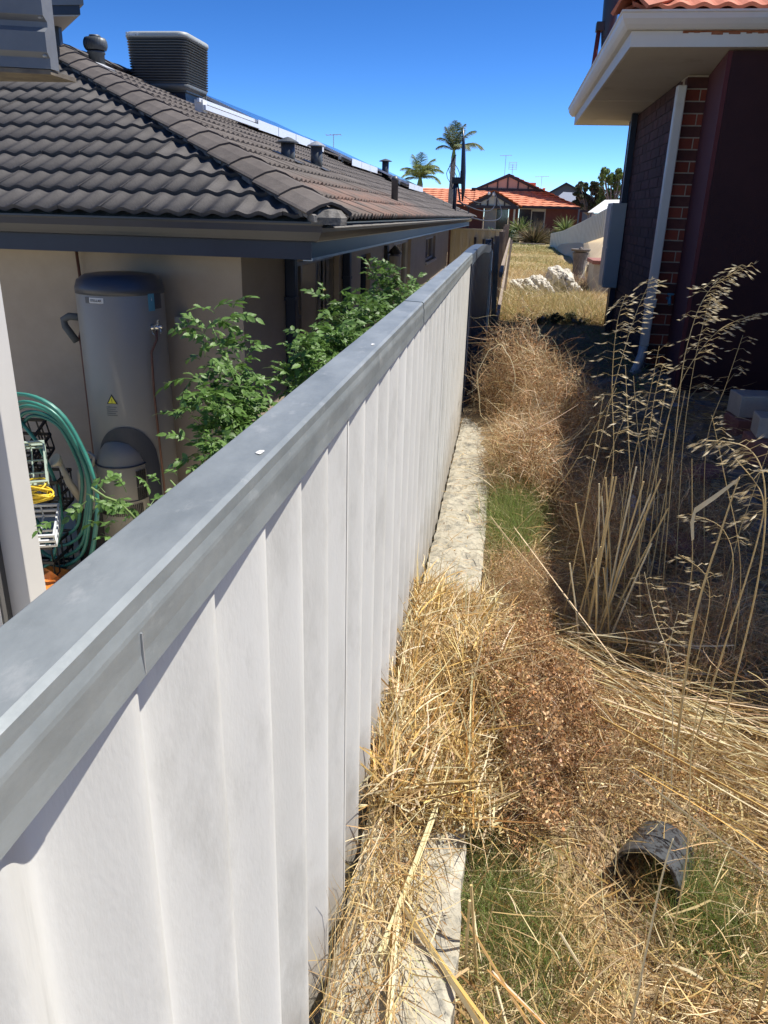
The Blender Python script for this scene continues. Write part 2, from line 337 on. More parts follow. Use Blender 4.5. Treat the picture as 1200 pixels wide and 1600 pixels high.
xs = np.concatenate([[-400, -150, -60, -25, -12, -8, -4, -2, -1, -0.5, -0.27, -0.24], np.arange(-0.2, 2.6, 0.05), [2.8, 3.2, 4, 5, 6.5, 8, 10, 14, 20, 35, 70, 150, 400]])
ys = np.concatenate([[-60, -20, -6, -2, -0.5], np.arange(0, 7, 0.06), np.arange(7, 14, 0.25), np.arange(14, 50, 1.0), [25.2, 25.4, 55, 60, 75, 100, 200, 500, 1200]])
ys = np.sort(np.unique(ys)); xs = np.sort(xs)
XX, YY = np.meshgrid(xs, ys); ZZ = gz(XX, YY)
V = np.stack([XX.ravel(), YY.ravel(), ZZ.ravel()], 1); nx = len(xs); ny = len(ys)
I = np.arange(nx*ny).reshape(ny, nx)
F = np.stack([I[:-1, :-1].ravel(), I[:-1, 1:].ravel(), I[1:, 1:].ravel(), I[1:, :-1].ravel()], 1)
np_mesh('ground', V, F, m_dirt, kind='structure', origin=(0, 0, 0), smooth=True)
obj('yard_paving', MB().box((-9, 0.3, -2.6), (-0.5, 25, -2.45)), m_pave_l, kind='structure')
m_thatch = mat('straw_thatch', (0.30, 0.21, 0.10), 1.0, (0.46, 0.34, 0.18), 6, 10, 0.9, 40, col3=(0.22, 0.22, 0.09), s3=0.5, t3=(0.45, 0.65), bdist=0.03)
lx = np.arange(-0.2, 5.3, 0.25); ly = np.arange(10.6, 47, 0.7); LX, LY = np.meshgrid(lx, ly)
V = np.stack([LX.ravel(), LY.ravel(), gz(LX, LY).ravel()+0.012], 1); I = np.arange(LX.size).reshape(LX.shape)
F = np.stack([I[:-1, :-1].ravel(), I[:-1, 1:].ravel(), I[1:, 1:].ravel(), I[1:, :-1].ravel()], 1)
np_mesh('lawn', V, F, m_thatch, kind='structure', origin=(0, 0, 0), smooth=True)
# sandy bank behind, at the right
b = MB()
n1 = 14; n2 = 10; vs = []
for j in range(n2):
    for i in range(n1):
        x = 2.35 + i*0.75; y = 21 + j*2.4
        h = -1.42 + 1.0*float(sstep(2.4, 3.3, x))*float(sstep(20.9, 25.0, y)) - 0.02*math.sin(i*2.1+j)
        if j == n2-1: h = -1.7
        vs.append((x, y, h))
b.add(vs, [(j*n1+i, j*n1+i+1, (j+1)*n1+i+1, (j+1)*n1+i) for j in range(n2-1) for i in range(n1-1)])
obj('sandy_path', b, m_sand, kind='structure', smooth=True)

# ---------------------------------------------------------------- corrugated boundary fence
fence = thing('corrugated_fence', (-0.24, 0.0, -1.3), 'long pale corrugated cement fence with galvanised capping beside the limestone edging', 'fence')
PIT = 0.1435; A = 0.019
def sheet(y0, y1, z0, z1, xc, th=0.006):
    n = int((y1-y0)/PIT*20); rowz = [z0, z0+(z1-z0)*0.5, z1]
    vs = []
    for side in (0, 1):
        for z in rowz:
            for i in range(n+1):
                y = y0 + (y1-y0)*i/n
                c = math.cos(2*math.pi*(y-0.392)/PIT)
                ph_ = ((y-0.392)/PIT) % 1.0; tri = 1-4*min(ph_, 1-ph_); c = 0.35*c + 0.65*tri
                vs.append((xc + A*c - side*th, y, z))
    m = n+1; R = len(rowz); fs = []
    for side in (0, 1):
        for r in range(R-1):
            for i in range(n):
                a = side*R*m + r*m + i; q = (a, a+1, a+m+1, a+m)
                fs.append(q if side == 0 else q[::-1])
    k0 = len(vs)      # edge strips get vertices of their own so that the smooth normals stay level
    for base in (0, (R-1)*m): vs += [vs[base+i] for i in range(m)] + [vs[R*m+base+i] for i in range(m)]
    for i in range(n):
        fs.append((k0+i+1, k0+i, k0+m+i, k0+m+i+1)); t = k0+2*m+i; fs.append((t, t+1, t+m+1, t+m))
    return MB().add(vs, fs)
edges_y = [-0.9, 0.10, 1.105, 2.11, 3.11, 4.12, 5.18]
for i in range(6):
    obj('fence_sheet', sheet(edges_y[i], edges_y[i+1]+0.03, -1.34 + 0.01*math.sin(i*3), -0.245, -0.2325 - 0.0008*(i % 2)), m_fence, fence, smooth=True)
def capping(y0, y1, dx=0.0, xo=-0.210, xi=-0.267, zt=-0.2255, zb=-0.281):
    t = 0.0016; ring = []
    # outline, outer skin then inner skin; small roll at the crease and a stiffening groove low on the face
    out = [(xi, zb-0.0), (xi, zt+0.001), (xi+0.004, zt+0.004), (xo-0.006, zt+0.002), (xo-0.001, zt-0.001), (xo-0.0008, zt-0.0085), (xo-0.0008, zt-0.011),
           (xo+0.0012, zt-0.0185), (xo+0.0016, zt-0.022), (xo+0.0012, zt-0.040), (xo+0.0024, zb)]
    inn = [(x + (t if x < -0.24 else -t), z - (t if 1 < k < len(out)-1 else 0)) for k, (x, z) in enumerate(out)]
    prof = out + inn[::-1]
    return MB().sweep(None, [[(x+dx, y, z) for x, z in prof] for y in (y0, y1)])
caps = [(-0.9, 0.345, 0.0016), (0.335, 2.15, 0.0), (2.14, 3.96, 0.0016), (3.95, 5.20, 0.0)]
for a, b_, dx in caps:
    c = capping(a, b_); 
    o = obj('capping', c, m_cap, fence, bevel=0)
    if dx: o.location.x += dx; o.location.z += 0.0016
def blob(c, rx_, ry_, h, n=12, seed=0):
    r = random.Random(seed); vs = [(c[0], c[1], c[2]+h)]
    for k in range(n):
        a = 2*math.pi*k/n; q = 0.8+0.4*r.random(); vs.append((c[0]+rx_*q*math.cos(a), c[1]+ry_*q*math.sin(a), c[2]))
    return MB().add(vs, [(0, 1+k, 1+(k+1) % n) for k in range(n)])
obj('bird_dropping', blob((-0.224, 0.70, -0.2222), 0.0035, 0.0075, 0.0006, seed=1), m_white, fence)
obj('bird_dropping', blob((-0.226, 1.39, -0.2222), 0.003, 0.009, 0.0006, seed=2), m_white, fence)
for y in (0.395,):
    obj('solder_line', MB().box((-0.2125, y, -0.279), (-0.2074, y+0.0012, -0.250)), m_zinc, fence)

# limestone edging
lw = thing('limestone_edging', (-0.1, 1.5, -1.5), 'row of pale limestone blocks at the foot of the corrugated fence', 'retaining wall')
def lumpy_block(y0, y1, x0, x1, z0, z1, seed):
    r = random.Random(seed); nx_, ny_ = 8, 24; vs = []; g = {}
    def top(i, j):
        e = min(i, nx_-i, 1)*min(j, ny_-j, 1)
        return z1 - (0.0 if e else 0.010) + r.uniform(-0.004, 0.004) - (0.014 if r.random() < 0.05 else 0)
    for j in range(ny_+1):
        for i in range(nx_+1):
            x = x0+(x1-x0)*i/nx_; y = y0+(y1-y0)*j/ny_
            if i == nx_: x += r.uniform(-0.006, 0.003)
            if i == 0: x += r.uniform(-0.004, 0.004)
            if j == 0: y += r.uniform(0, .004)
            if j == ny_: y -= r.uniform(0, .004)
            vs.append((x, y, top(i, j)))
    m = nx_+1; fs = [(j*m+i, j*m+i+1, (j+1)*m+i+1, (j+1)*m+i) for j in range(ny_) for i in range(nx_)]
    rim = [i for i in range(m)] + [j*m+nx_ for j in range(1, ny_+1)] + [ny_*m+i for i in range(nx_-1, -1, -1)] + [j*m for j in range(ny_-1, 0, -1)]
    b0 = len(vs)
    for q in rim: vs.append((vs[q][0], vs[q][1], z0))
    k = len(rim)
    fs += [(rim[(i+1) % k], rim[i], b0+i, b0+(i+1) % k) for i in range(k)]
    return MB().add(vs, fs)
for i, y0 in enumerate((-0.26, 0.745, 1.75, 2.755, 3.76, 4.765)):
    obj('limestone_block', lumpy_block(y0, y0+0.997, -0.208, 0.008+0.006*math.sin(i*2), -1.62, -1.243-0.012*i, i+3), m_lime, lw, smooth=False)
obj('concrete_step', MB().box((-0.20, 5.78, -1.55), (0.1, 6.3, -1.315)), m_lime, lw)

# ---------------------------------------------------------------- fence beyond: steel with shade in its dark blue colour, then old timber
bf = thing('shade_toned_fence', (-0.24, 6, -1.3), 'steel fence panel with shade put into its dark blue colour at the end of the corrugated fence', 'fence')
def ribbed(p0, p1, z0, z1, pitch=0.19, d=0.02, slope=(0, 0), xdir=None):
    """trapezoid-ribbed steel sheet between plan points, z offsets may slope"""
    p0 = Vector(p0); p1 = Vector(p1); L_ = (p1-p0).length; t = (p1-p0)/L_; nrm = Vector((t.y, -t.x))
    n = max(1, int(L_/pitch)); pts = []
    for i in range(n):
        for f_, o_ in ((0, 0), (0.46, 0), (0.5, 1), (0.9, 1), (0.94, 0)): pts.append(((i+f_)*L_/n, o_*d))
    pts.append((L_, 0)); vs = []; m = len(pts)
    for off in (0, -0.003):
        for top in (0, 1):
            for s_, o_ in pts:
                q = p0 + t*s_ + nrm*(o_+off); f_ = s_/L_
                z = (z1 + slope[1]*f_) if top else (z0 + slope[0]*f_)
                vs.append((q.x, q.y, z))
    fs = []
    for i in range(m-1):
        fs.append((i, i+1, m+i+1, m+i)); fs.append((2*m+i+1, 2*m+i, 3*m+i, 3*m+i+1)); fs.append((m+i, m+i+1, 3*m+i+1, 3*m+i)); fs.append((i+1, i, 2*m+i, 2*m+i+1))
    return MB().add(vs, fs)
obj('steel_panel', ribbed((-0.235, 5.24), (-0.19, 9.0), -1.36, -0.27), m_fence_shade, bf)
# slightly arched capping
path = []
for i in range(12):
    f_ = i/11; y = 5.19 + 3.85*f_; x = -0.246 + 0.045*f_; z = -0.285 + 0.035*math.sin(math.pi*min(1, f_*1.2)) - 0.06*f_
    path.append([(x-0.036, y, z-0.02), (x-0.036, y, z+0.05), (x+0.036, y, z+0.05), (x+0.036, y, z-0.02)])
obj('capping', MB().sweep(None, path), m_cap_dark, bf)
obj('end_post', MB().box((-0.235, 9.03, -1.35), (-0.165, 9.1, -0.24)), m_fence_shade, bf, bevel=0.005)

tf = thing('timber_fence', (-0.1, 13, -1.3), 'old leaning grey timber and sheet fence running back from the dark panel to the lawn', 'fence')
y = 9.15; k = 0
while y < 24.5:
    w = 0.55 + 0.5*random.random(); x = -0.17 + 0.022*(y-9) * 0.35
    top = -0.36 + 0.05*math.sin(k*1.9) + 0.006*(y-9)
    lean = random.uniform(-0.015, 0.02)
    bm_ = MB().add([(x, y, -1.38), (x+0.025, y, -1.38), (x+0.025, y+w, -1.38), (x, y+w, -1.38),
                    (x+lean, y, top), (x+0.025+lean, y, top+random.uniform(-.02, .02)), (x+0.025+lean, y+w, top+random.uniform(-.06, .06)), (x+lean, y+w, top)],
                   [(0,3,2,1),(4,5,6,7),(0,1,5,4),(1,2,6,5),(2,3,7,6),(3,0,4,7)])
    obj('board', bm_, m_timber if k % 3 else m_fence_pale, tf)
    if k % 2 == 0:
        obj('post', MB().obox((x+0.06+random.uniform(-.01, .02), y+w, -0.82), (0.03, 0.03, 0.56+random.uniform(0, .1)), ((1, 0, 0.0), (0, 1, 0), (random.uniform(-.03, .03), 0, 1))), m_timber, tf)
    y += w + 0.03 + 0.1*random.random(); k += 1
for z in (-0.62, -1.1): obj('rail', MB().obox((0.02, 16.8, z), (0.02, 7.6, 0.03), ((1, -0.008, 0), (0.008, 1, 0), (0, 0, 1))), m_timber, tf)
st = thing('timber_stake', (0.02, 12, -1.3), 'pale timber stake leaning on the old timber fence at the edge of the dry grass', 'stake')
obj('stake', MB().obox((0.045, 13.0, -0.84), (0.018, 0.018, 0.50), ((1, 0, 0), (0, 1, -.1), (0.06, 0.1, 1))), m_timber_p, st)
tag(st, None, None)

# cream steel fence crossing at the back of the rendered house
cf = thing('cream_steel_fence', (-1.0, 25.3, -1.75), 'cream ribbed steel fence crossing behind the far end of the rendered house', 'fence')
obj('steel_panel', ribbed((-1.78, 25.2), (-0.02, 25.2), -2.0, -0.42, pitch=0.2, d=0.035), m_fence_cream, cf)
obj('top_rail', MB().box((-1.8, 25.14, -0.43), (0.0, 25.24, -0.38)), m_fence_cream, cf)
for i in range(4):
    obj('post', MB().box((-1.0+i*0.26, 25.10, -2.0), (-0.93+i*0.26, 25.15, -0.62-0.05*(i % 2))), m_timber_dk, cf)
# ---------------------------------------------------------------- rendered house with grey tiled roof (left)
LH = thing('rendered_house', (-4.0, 10, -2.45), 'rendered taupe house with grey tiled hip roof and navy gutters behind the corrugated fence', 'house')
GX, GY = -1.094, 4.80           # outer lip of gutter at the corner
YE = 25.0                        # far end
# walls
WX, WY = -1.79, 5.32
b = MB().box((-9, WY, -2.46), (WX, WY+0.22, -0.27))
obj('wall', b, m_render, LH)
segs = [(5.54, 6.5, None), (6.5, 8.62, (-2.42, -0.42)), (8.62, 9.95, None), (9.95, 10.7, (-2.42, -0.5)), (10.7, 12.95, None), (12.95, 15.3, (-2.42, -0.45)), (15.3, 18.2, None), (18.2, 20.6, (-1.02, -0.5)), (20.6, YE, None)]
b = MB()
for y0, y1, op in segs:
    if op is None: b.box((WX-0.22, y0, -2.46), (WX, y1, -0.27))
    else:
        b.box((WX-0.22, y0, op[1]), (WX, y1, -0.27)); b.box((WX-0.22, y0, -2.46), (WX, y1, op[0]))
obj('wall', b, m_render, LH)
def window(y0, y1, z0, z1, panes, fm, gm, name='window', sill=True, dep=0.07):
    x = WX - dep; f = 0.05
    b = MB()
    b.box((x-0.04, y0, z0), (x+0.012, y0+f, z1)).box((x-0.04, y1-f, z0), (x+0.012, y1, z1)).box((x-0.04, y0+f, z1-f), (x+0.012, y1-f, z1)).box((x-0.04, y0+f, z0), (x+0.012, y1-f, z0+f))
    w = obj(name, b, fm, LH)
    n = panes; ws = (y1-y0-2*f)/n
    for i in range(n):
        a = y0+f+i*ws; o_ = 0.012*(i % 2)
        obj('pane', MB().box((x-0.03+o_, a+0.02, z0+f), (x-0.024+o_, a+ws-0.02, z1-f)), gm if not isinstance(gm, list) else gm[i % len(gm)], w)
        obj('sash', MB().box((x-0.036+o_, a-0.02, z0+f+0.001), (x-0.008+o_, a+0.02, z1-f-0.001)), fm, w)
    return w
w1 = window(6.5, 8.62, -2.42, -0.42, 3, m_frame, [m_frame_l, m_glass_l, m_glass_l], 'sliding_door')
obj('lock', MB().box((-1.86, 6.80, -0.98), (-1.79, 6.86, -0.80)).box((-1.80, 6.74, -0.90), (-1.775, 6.88, -0.87)), m_navy_m, w1)
for i in range(7):
    y = 7.2+i*0.19
    obj('curtain_fold', MB().box((-1.892, y, -2.36), (-1.884, y+0.05+0.03*(i % 2), -0.48)), m_curtain, w1)
window(9.95, 10.7, -2.42, -0.5, 1, m_navy_m, m_glass)
window(12.95, 15.3, -2.42, -0.45, 3, m_frame_l, [m_glass, m_glass_l, m_glass])
window(18.2, 20.6, -1.02, -0.5, 2, m_frame_l, m_glass)
obj('window_sill', MB().box((-1.84, 18.15, -1.08), (-1.74, 20.65, -1.02)), m_frame_l, LH)
# pipes on the side wall
for y in (6.40, 8.78):
    dp = obj('downpipe', MB().box((-1.785, y, -2.4), (-1.70, y+0.10, -0.30)), m_navy_m, LH, bevel=0.01)
    for z in (-0.7, -1.5): obj('pipe_strap', MB().box((-1.789, y-0.012, z), (-1.694, y+0.112, z+0.03)), m_navy_m, dp)
obj('downpipe', MB().box((-1.785, 25.05, -2.4), (-1.72, 25.14, -0.30)), m_copper, LH)
lan = obj('wall_lantern', MB().box((-1.79, 11.9, -0.72), (-1.74, 12.08, -0.45)), m_black, LH)
obj('lantern_glass', MB().lathe((-1.64, 11.98, -0.86), [(0.05, 0), (0.075, 0.02), (0.09, 0.26), (0.06, 0.30)], 12), m_glass_l, lan)
obj('lantern_cap', MB().lathe((-1.64, 11.98, -0.56), [(0.11, 0), (0.05, 0.07), (0.01, 0.11)], 12), m_black, lan)
# gutter, fascia, soffit: mitred round the corner
def mitre(d, z, y0=-1, sgn=1, gx=None, gy=None):  # points along front (to -9), corner, side (to YE) at inward distance d
    return (-9.5, GY+d, z), (GX-d, GY+d, z), (GX-d, YE+0.45-d, z)
gprof = [(0.0, -0.062), (0.0, -0.072), (0.008, -0.082), (0.012, -0.12), (0.03, -0.150), (0.045, -0.172), (0.06, -0.178), (0.115, -0.178), (0.115, -0.165), (0.062, -0.165), (0.02, -0.10), (0.012, -0.067), (0.012, -0.062)]
path = [[None]*len(gprof) for _ in range(3)]
for k, (d, z) in enumerate(gprof):
    for i, p in enumerate(mitre(d, z)): path[i][k] = p
obj('gutter', MB().sweep(None, [path[0], path[1]]), m_navy, LH, fix=True)
path2 = [list(r) for r in (path[1], path[2])]
obj('gutter', MB().sweep(None, path2), m_navy, LH, fix=True)
fprof = [(0.096, -0.179), (0.096, -0.284), (0.118, -0.284), (0.118, -0.179)]
path = [[None]*4 for _ in range(3)]
for k, (d, z) in enumerate(fprof):
    for i, p in enumerate(mitre(d, z)): path[i][k] = p
obj('fascia', MB().sweep(None, [path[0], path[1]]), m_navy_m, LH, fix=True)
obj('fascia', MB().sweep(None, [[tuple(q) for q in path[1]], path[2]]), m_navy_m, LH, fix=True)
# pale strip added for reflected light along the side fascia's lower edge
obj('fascia_light_strip', MB().sweep(None, [[(GX-d, y, z) for d, z in ((0.090, -0.274), (0.090, -0.290), (0.15, -0.290), (0.15, -0.286), (0.096, -0.286), (0.0955, -0.274))] for y in (GY+0.09, YE+0.3)]), m_zinc, LH, fix=True)
obj('soffit', MB().box((WX-0.001, GY+0.119, -0.279), (GX-0.119, YE+0.3, -0.272)).box((-9, GY+0.119, -0.279), (WX-0.002, WY, -0.272)), m_soffit_grey, LH)

# roof
SL = 0.41; CO = 1/math.sqrt(1+SL*SL); SI = SL*CO
EX, EY = -1.06, 4.835           # eave edge of the tiles
ZE = -0.045
RT = 3.99                       # horizontal run to the ridge
roof = obj('roof_deck', MB().add([(EX, EY, ZE-0.05), (EX-2*RT, EY, ZE-0.05), (EX-RT, EY+RT, ZE-0.05+SL*RT), (EX-RT, YE-RT+0.3, ZE-0.05+SL*RT), (EX, YE+0.3, ZE-0.05), (EX-2*RT, YE+0.3, ZE-0.05)],
    [(0, 2, 1), (0, 4, 3, 2), (1, 2, 3, 5), (3, 4, 5), (0, 1, 5, 4)]), m_mortar_grey, LH)
TW, GAUGE = 0.292, 0.322
NW = 16
def tile_mesh_pts():
    """tile in local coordinates: u across, v up the slope, w normal. Two waves, thick nose."""
    v = []; f = []
    h = [0.0105*math.cos(2*math.pi*2*i/NW)+0.004 for i in range(NW+1)]
    for vv, ww in ((0.0, 0.027), (0.37, 0.002)):
        for i in range(NW+1): v.append((TW*i/NW, vv, h[i]+ww))
    for i in range(NW+1): v.append((TW*i/NW, 0.0, h[i]+0.003))
    m = NW+1
    for i in range(NW):
        f.append((i, i+1, m+i+1, m+i)); f.append((2*m+i, 2*m+i+1, i+1, i))
    f.append((0, m, 2*m)); f.append((m-1, 3*m-1, 2*m-1))
    return v, f
tv, tf_ = tile_mesh_pts()
tile_me = bpy.data.meshes.new('tile'); tile_me.from_pydata(tv, [], tf_); tile_me.materials.append(m_tile)
tile_me_s = bpy.data.meshes.new('tile'); tile_me_s.from_pydata(tv, [], tf_); tile_me_s.materials.append(m_tile_side)
for me_ in (tile_me, tile_me_s):
    me_.polygons.foreach_set('use_smooth', [i % 2 == 0 and i < 2*NW for i in range(len(me_.polygons))]); me_.update()
# frames: front slope: u=+x, v=(0,CO,SI), n=(0,-SI,CO);  side slope: u=+y, v=(-CO,0,SI), n=(SI,0,CO)
FRONT = Matrix(((1, 0, 0), (0, CO, -SI), (0, SI, CO)))
SIDE = Matrix(((0, -CO, SI), (1, 0, 0), (0, SI, CO)))
def clip_tile(Mx, org, planes, name, m, parent):
    bm = bmesh.new(); vs = [bm.verts.new(Mx @ Vector(p) + org) for p in tv]
    for q in tf_: bm.faces.new([vs[i] for i in q])
    for co, no in planes:
        g = bm.verts[:] + bm.edges[:] + bm.faces[:]
        bmesh.ops.bisect_plane(bm, geom=g, plane_co=co, plane_no=no, clear_outer=True)
    if not bm.faces: bm.free(); return None
    return bm
tiles = []   # (dist, kind, org, Mx, clip planes)
hipco = Vector((EX, EY, 0)); 
def add_tiles():
    out = []
    for r in range(14):
        v0 = r*GAUGE
        hd = v0*CO                           # horizontal distance in
        # front slope, u = x; hip boundary at x = EX - hd
        k = 0; x = EX
        off = 0.0
        while True:
            x0 = EX - (k+1)*TW + off; k += 1
            if x0 < -9.0 + hd*0.0 or x0 < EX-2*RT+hd-0.3: break
            if x0 > EX - hd: continue
            o = Vector((x0, EY + v0*CO, ZE + v0*SI))
            nh = Vector((1, 1, 0)).normalized()    # outside of hip: x + y > const
            clip = []
            if x0 + TW > EX - hd - 0.40: clip.append((hipco + Vector((-0.03, -0.03, 0)), nh))
            out.append(('front', o, clip))
        y = EY
        k = 0
        while True:
            y0 = EY + k*TW; k += 1
            if y0 > YE + 0.3 - hd: break
            if y0 + TW < EY + hd: continue
            o = Vector((EX - v0*CO, y0, ZE + v0*SI))
            clip = []
            if y0 < EY + hd + 0.40: clip.append((hipco + Vector((0.02, 0.02, 0)), -Vector((1, 1, 0)).normalized()))
            if y0 + TW > YE + 0.3 - hd - 0.4: clip.append((Vector((EX, YE+0.3, 0)), Vector((-1*-1, 1, 0)).normalized()))
            out.append(('side', o, clip))
    return out
allt = add_tiles()
def tscore(t):
    o = t[1]
    if t[0] == 'front':
        vis = o.x > -0.70*o.y - 0.35
        return (0 if vis else 50) + o.length
    return 3.2 + o.length
allt.sort(key=tscore)
Vs, Fs, off = [], [], 0
tva = np.array(tv)
restb = {'front': MB(), 'side': MB()}
n_ind = 0
for kind, o, clip in allt:
    Mx = FRONT if kind == 'front' else SIDE
    jit = Vector((random.uniform(-.003, .003), random.uniform(-.003, .003), random.uniform(-.0025, .0025)))
    if n_ind < 298:
        if clip:
            bm = clip_tile(Mx, o + jit, clip, 'tile', None, None)
            if bm is None: continue
            me_ = bpy.data.meshes.new('tile'); bmesh.ops.translate(bm, verts=bm.verts, vec=-(o)); bm.to_mesh(me_); bm.free()
            me_.materials.append(m_tile if kind == 'front' else m_tile_side)
            inst('tile', me_, roof, o)
        else:
            t = inst('tile', tile_me if kind == 'front' else tile_me_s, roof, o + jit)
            t.rotation_euler = (Mx @ Matrix.Rotation(random.uniform(-.006, .006), 3, 'Z')).to_euler()
        n_ind += 1
    else:
        if clip:
            bm = clip_tile(Mx, o, clip, 'tile', None, None)
            if bm is None: continue
            bm.verts.index_update(); restb[kind].add([tuple(v.co) for v in bm.verts], [tuple(v.index for v in f.verts) for f in bm.faces]); bm.free()
        else:
            restb[kind].add([tuple(Mx @ Vector(p) + o + jit) for p in tv], tf_)
if restb['front'].v: obj('roof_tiling', restb['front'], m_tile, LH, kind='stuff')
obj('roof_tiling', restb['side'], m_tile_far, LH, kind='stuff')
# hip and ridge caps
def ridge_cap(p0, p1, m, parent, wd=0.155, drop=0.062, lift=0.085, name='ridge_cap', nose=0.012):
    p0 = Vector(p0); p1 = Vector(p1); t = (p1-p0).normalized(); s_ = t.cross(Vector((0, 0, 1))).normalized(); up = s_.cross(t)
    prof = [(-wd, -drop), (-wd*0.92, -drop+0.012), (-wd*0.45, -0.012), (0, 0.006), (wd*0.45, -0.012), (wd*0.92, -drop+0.012), (wd, -drop)]
    inn = [(a*0.88, b_-0.016) for a, b_ in prof]
    full = prof + inn[::-1]
    rings = []
    for q, l_ in ((p0, lift+nose), (p1, lift-nose*0.3)):
        rings.append([tuple(q + s_*a + up*(b_+l_)) for a, b_ in full])
    return obj(name, MB().sweep(None, rings), m, parent, fix=True)
hip0 = Vector((EX-0.01, EY+0.01, ZE)); hipd = Vector((-RT, RT, SL*RT)); nH = 17
for i in range(nH):
    a = hip0 + hipd*(i/nH); c = hip0 + hipd*((i+1.12)/nH)
    ridge_cap(a, c, m_tile_side, roof, wd=0.165)
rid0 = Vector((EX-RT, EY+RT, ZE+SL*RT)); rid1 = Vector((EX-RT, YE+0.3-RT, ZE+SL*RT)); nR = 32
for i in range(nR):
    ridge_cap(rid0 + (rid1-rid0)*(i/nR), rid0 + (rid1-rid0)*((i+1.1)/nR), m_tile, roof, lift=0.06)
for i in range(nH):
    a = Vector((EX, YE+0.3, ZE)); d_ = rid1 - a
    ridge_cap(a + d_*(i/nH), a + d_*((i+1.1)/nH), m_tile, roof, lift=0.05)
# rough bedding mortar under the hip caps
b = MB(); r = random.Random(4)
for i in range(90):
    f_ = i/90; p = hip0 + hipd*f_
    for s_ in (-1, 1):
        q = p + Vector((-0.066*s_ - 0.012, -0.066*s_ - 0.012, 0)) if s_ < 0 else p + Vector((-0.082, -0.082, 0))
        b.obox(q + Vector((0, 0, 0.012)), (0.035+0.012*r.random(), 0.012+0.012*r.random(), 0.010+0.022*r.random()), ((-1, 1, SL), (1, 1, 0), (0, 0, 1)))
obj('bedding_mortar', b, m_mortar_grey, LH, kind='stuff')
obj('hip_end_plug', MB().lathe((EX-0.03, EY+0.05, ZE-0.03), [(0.12, 0), (0.125, 0.04), (0.09, 0.08), (0.03, 0.1)], 10), m_mortar_grey, LH)
# lead flashing where the patio strut meets the hip
obj('lead_flashing', MB().obox((-4.62, 8.62, 1.47), (0.16, 0.12, 0.006), ((-CO, 0, SI), (0, 1, 0), (SI, 0, CO))).obox((-4.35, 8.72, 1.37), (0.07, 0.09, 0.006), ((-CO, 0, SI), (0.1, 1, 0), (SI, 0, CO))), m_lead, LH)

def roofz(x): return ZE + SL*(EX - x)
# turbine vent
tvn = thing('turbine_vent', (-4.3, 8.62, roofz(-4.3)), 'round dark turbine vent turning on the grey roof left of the evaporative cooler', 'roof vent')
bx, by, bz = -4.72, 9.30, roofz(-4.72)-0.03
k_ = 0.70
obj('neck', MB().lathe((bx, by, bz-0.05), [(0.125*k_, 0), (0.125*k_, 0.2), (0.14*k_, 0.205), (0.14*k_, 0.225), (0.12*k_, 0.23)], 20), m_vent, tvn, smooth=True)
for q in range(26):
    a = 2*math.pi*q/26; pts = []
    for s_ in range(7):
        ph = -0.75 + 1.75*s_/6; R_ = 0.175*k_*math.cos(ph)**0.6 if s_ < 6 else 0.02; z = 0.27*1.0 + 0.09*math.sin(ph)
        tw = a + 0.35*s_/6; pts.append((bx + R_*math.cos(tw), by + R_*math.sin(tw), bz + z - 0.02))
    m_ = MB(); vs = []
    for p, s_ in zip(pts, range(7)):
        tn = Vector((-(p[1]-by), p[0]-bx, 0)); tn = tn.normalized() if tn.length > 1e-6 else Vector((1, 0, 0))
        vs += [tuple(Vector(p) - tn*0.017), tuple(Vector(p) + tn*0.017 + Vector((0, 0, 0)) + Vector((p[0]-bx, p[1]-by, 0))*0.06)]
    m_.add(vs, [(2*i, 2*i+2, 2*i+3, 2*i+1) for i in range(6)])
    obj('blade', m_, m_vent, tvn, smooth=True)
obj('dome_cap', MB().lathe((bx, by, bz+0.315), [(0.068, 0), (0.06, 0.022), (0.0, 0.03)], 18), m_vent, tvn, smooth=True)
obj('hub_core', MB().lathe((bx, by, bz+0.17), [(0.08, 0), (0.09, 0.08), (0.06, 0.15)], 18), m_black, tvn, smooth=True)
obj('base_flashing', MB().obox((bx, by, bz+0.045), (0.24, 0.24, 0.006), ((-CO, 0, SI), (0, 1, 0), (SI, 0, CO))), m_zinc, tvn)

# evaporative cooler
ec = thing('evaporative_cooler', (-4.5, 10.8, roofz(-4.5)), 'large dark ribbed evaporative cooler with pale lid standing on the grey roof', 'air cooler')
cx0, cx1, cy0, cy1, cz0, cz1 = -4.91, -4.09, 10.40, 11.27, 1.40, 2.02
def rrect(x0, x1, y0, y1, r_, n=5):
    pts = []
    for (cx, cy, a0) in ((x1-r_, y1-r_, 0), (x0+r_, y1-r_, 90), (x0+r_, y0+r_, 180), (x1-r_, y0+r_, 270)):
        for i in range(n+1):
            a = rad(a0 + 90*i/n); pts.append((cx + r_*math.cos(a), cy + r_*math.sin(a)))
    return pts
def loft(levels, cap=True):   # (inset, z, radius)
    rings = []
    for ins, z, r_ in levels: rings.append([(x, y, z) for x, y in rrect(cx0+ins, cx1-ins, cy0+ins, cy1-ins, r_)])
    n = len(rings[0]); vs = [p for q in rings for p in q]; m = len(rings)
    fs = [(i*n+k, i*n+(k+1) % n, (i+1)*n+(k+1) % n, (i+1)*n+k) for i in range(m-1) for k in range(n)]
    if cap: fs += [tuple(range(n-1, -1, -1)), tuple((m-1)*n+k for k in range(n))]
    return MB().add(vs, fs)
obj('core', loft([(0.05, cz0+0.03, 0.08), (0.035, cz1-0.07, 0.10)]), m_black, ec, smooth=False)
zz = np.linspace(cz0+0.065, cz1-0.075, 17)
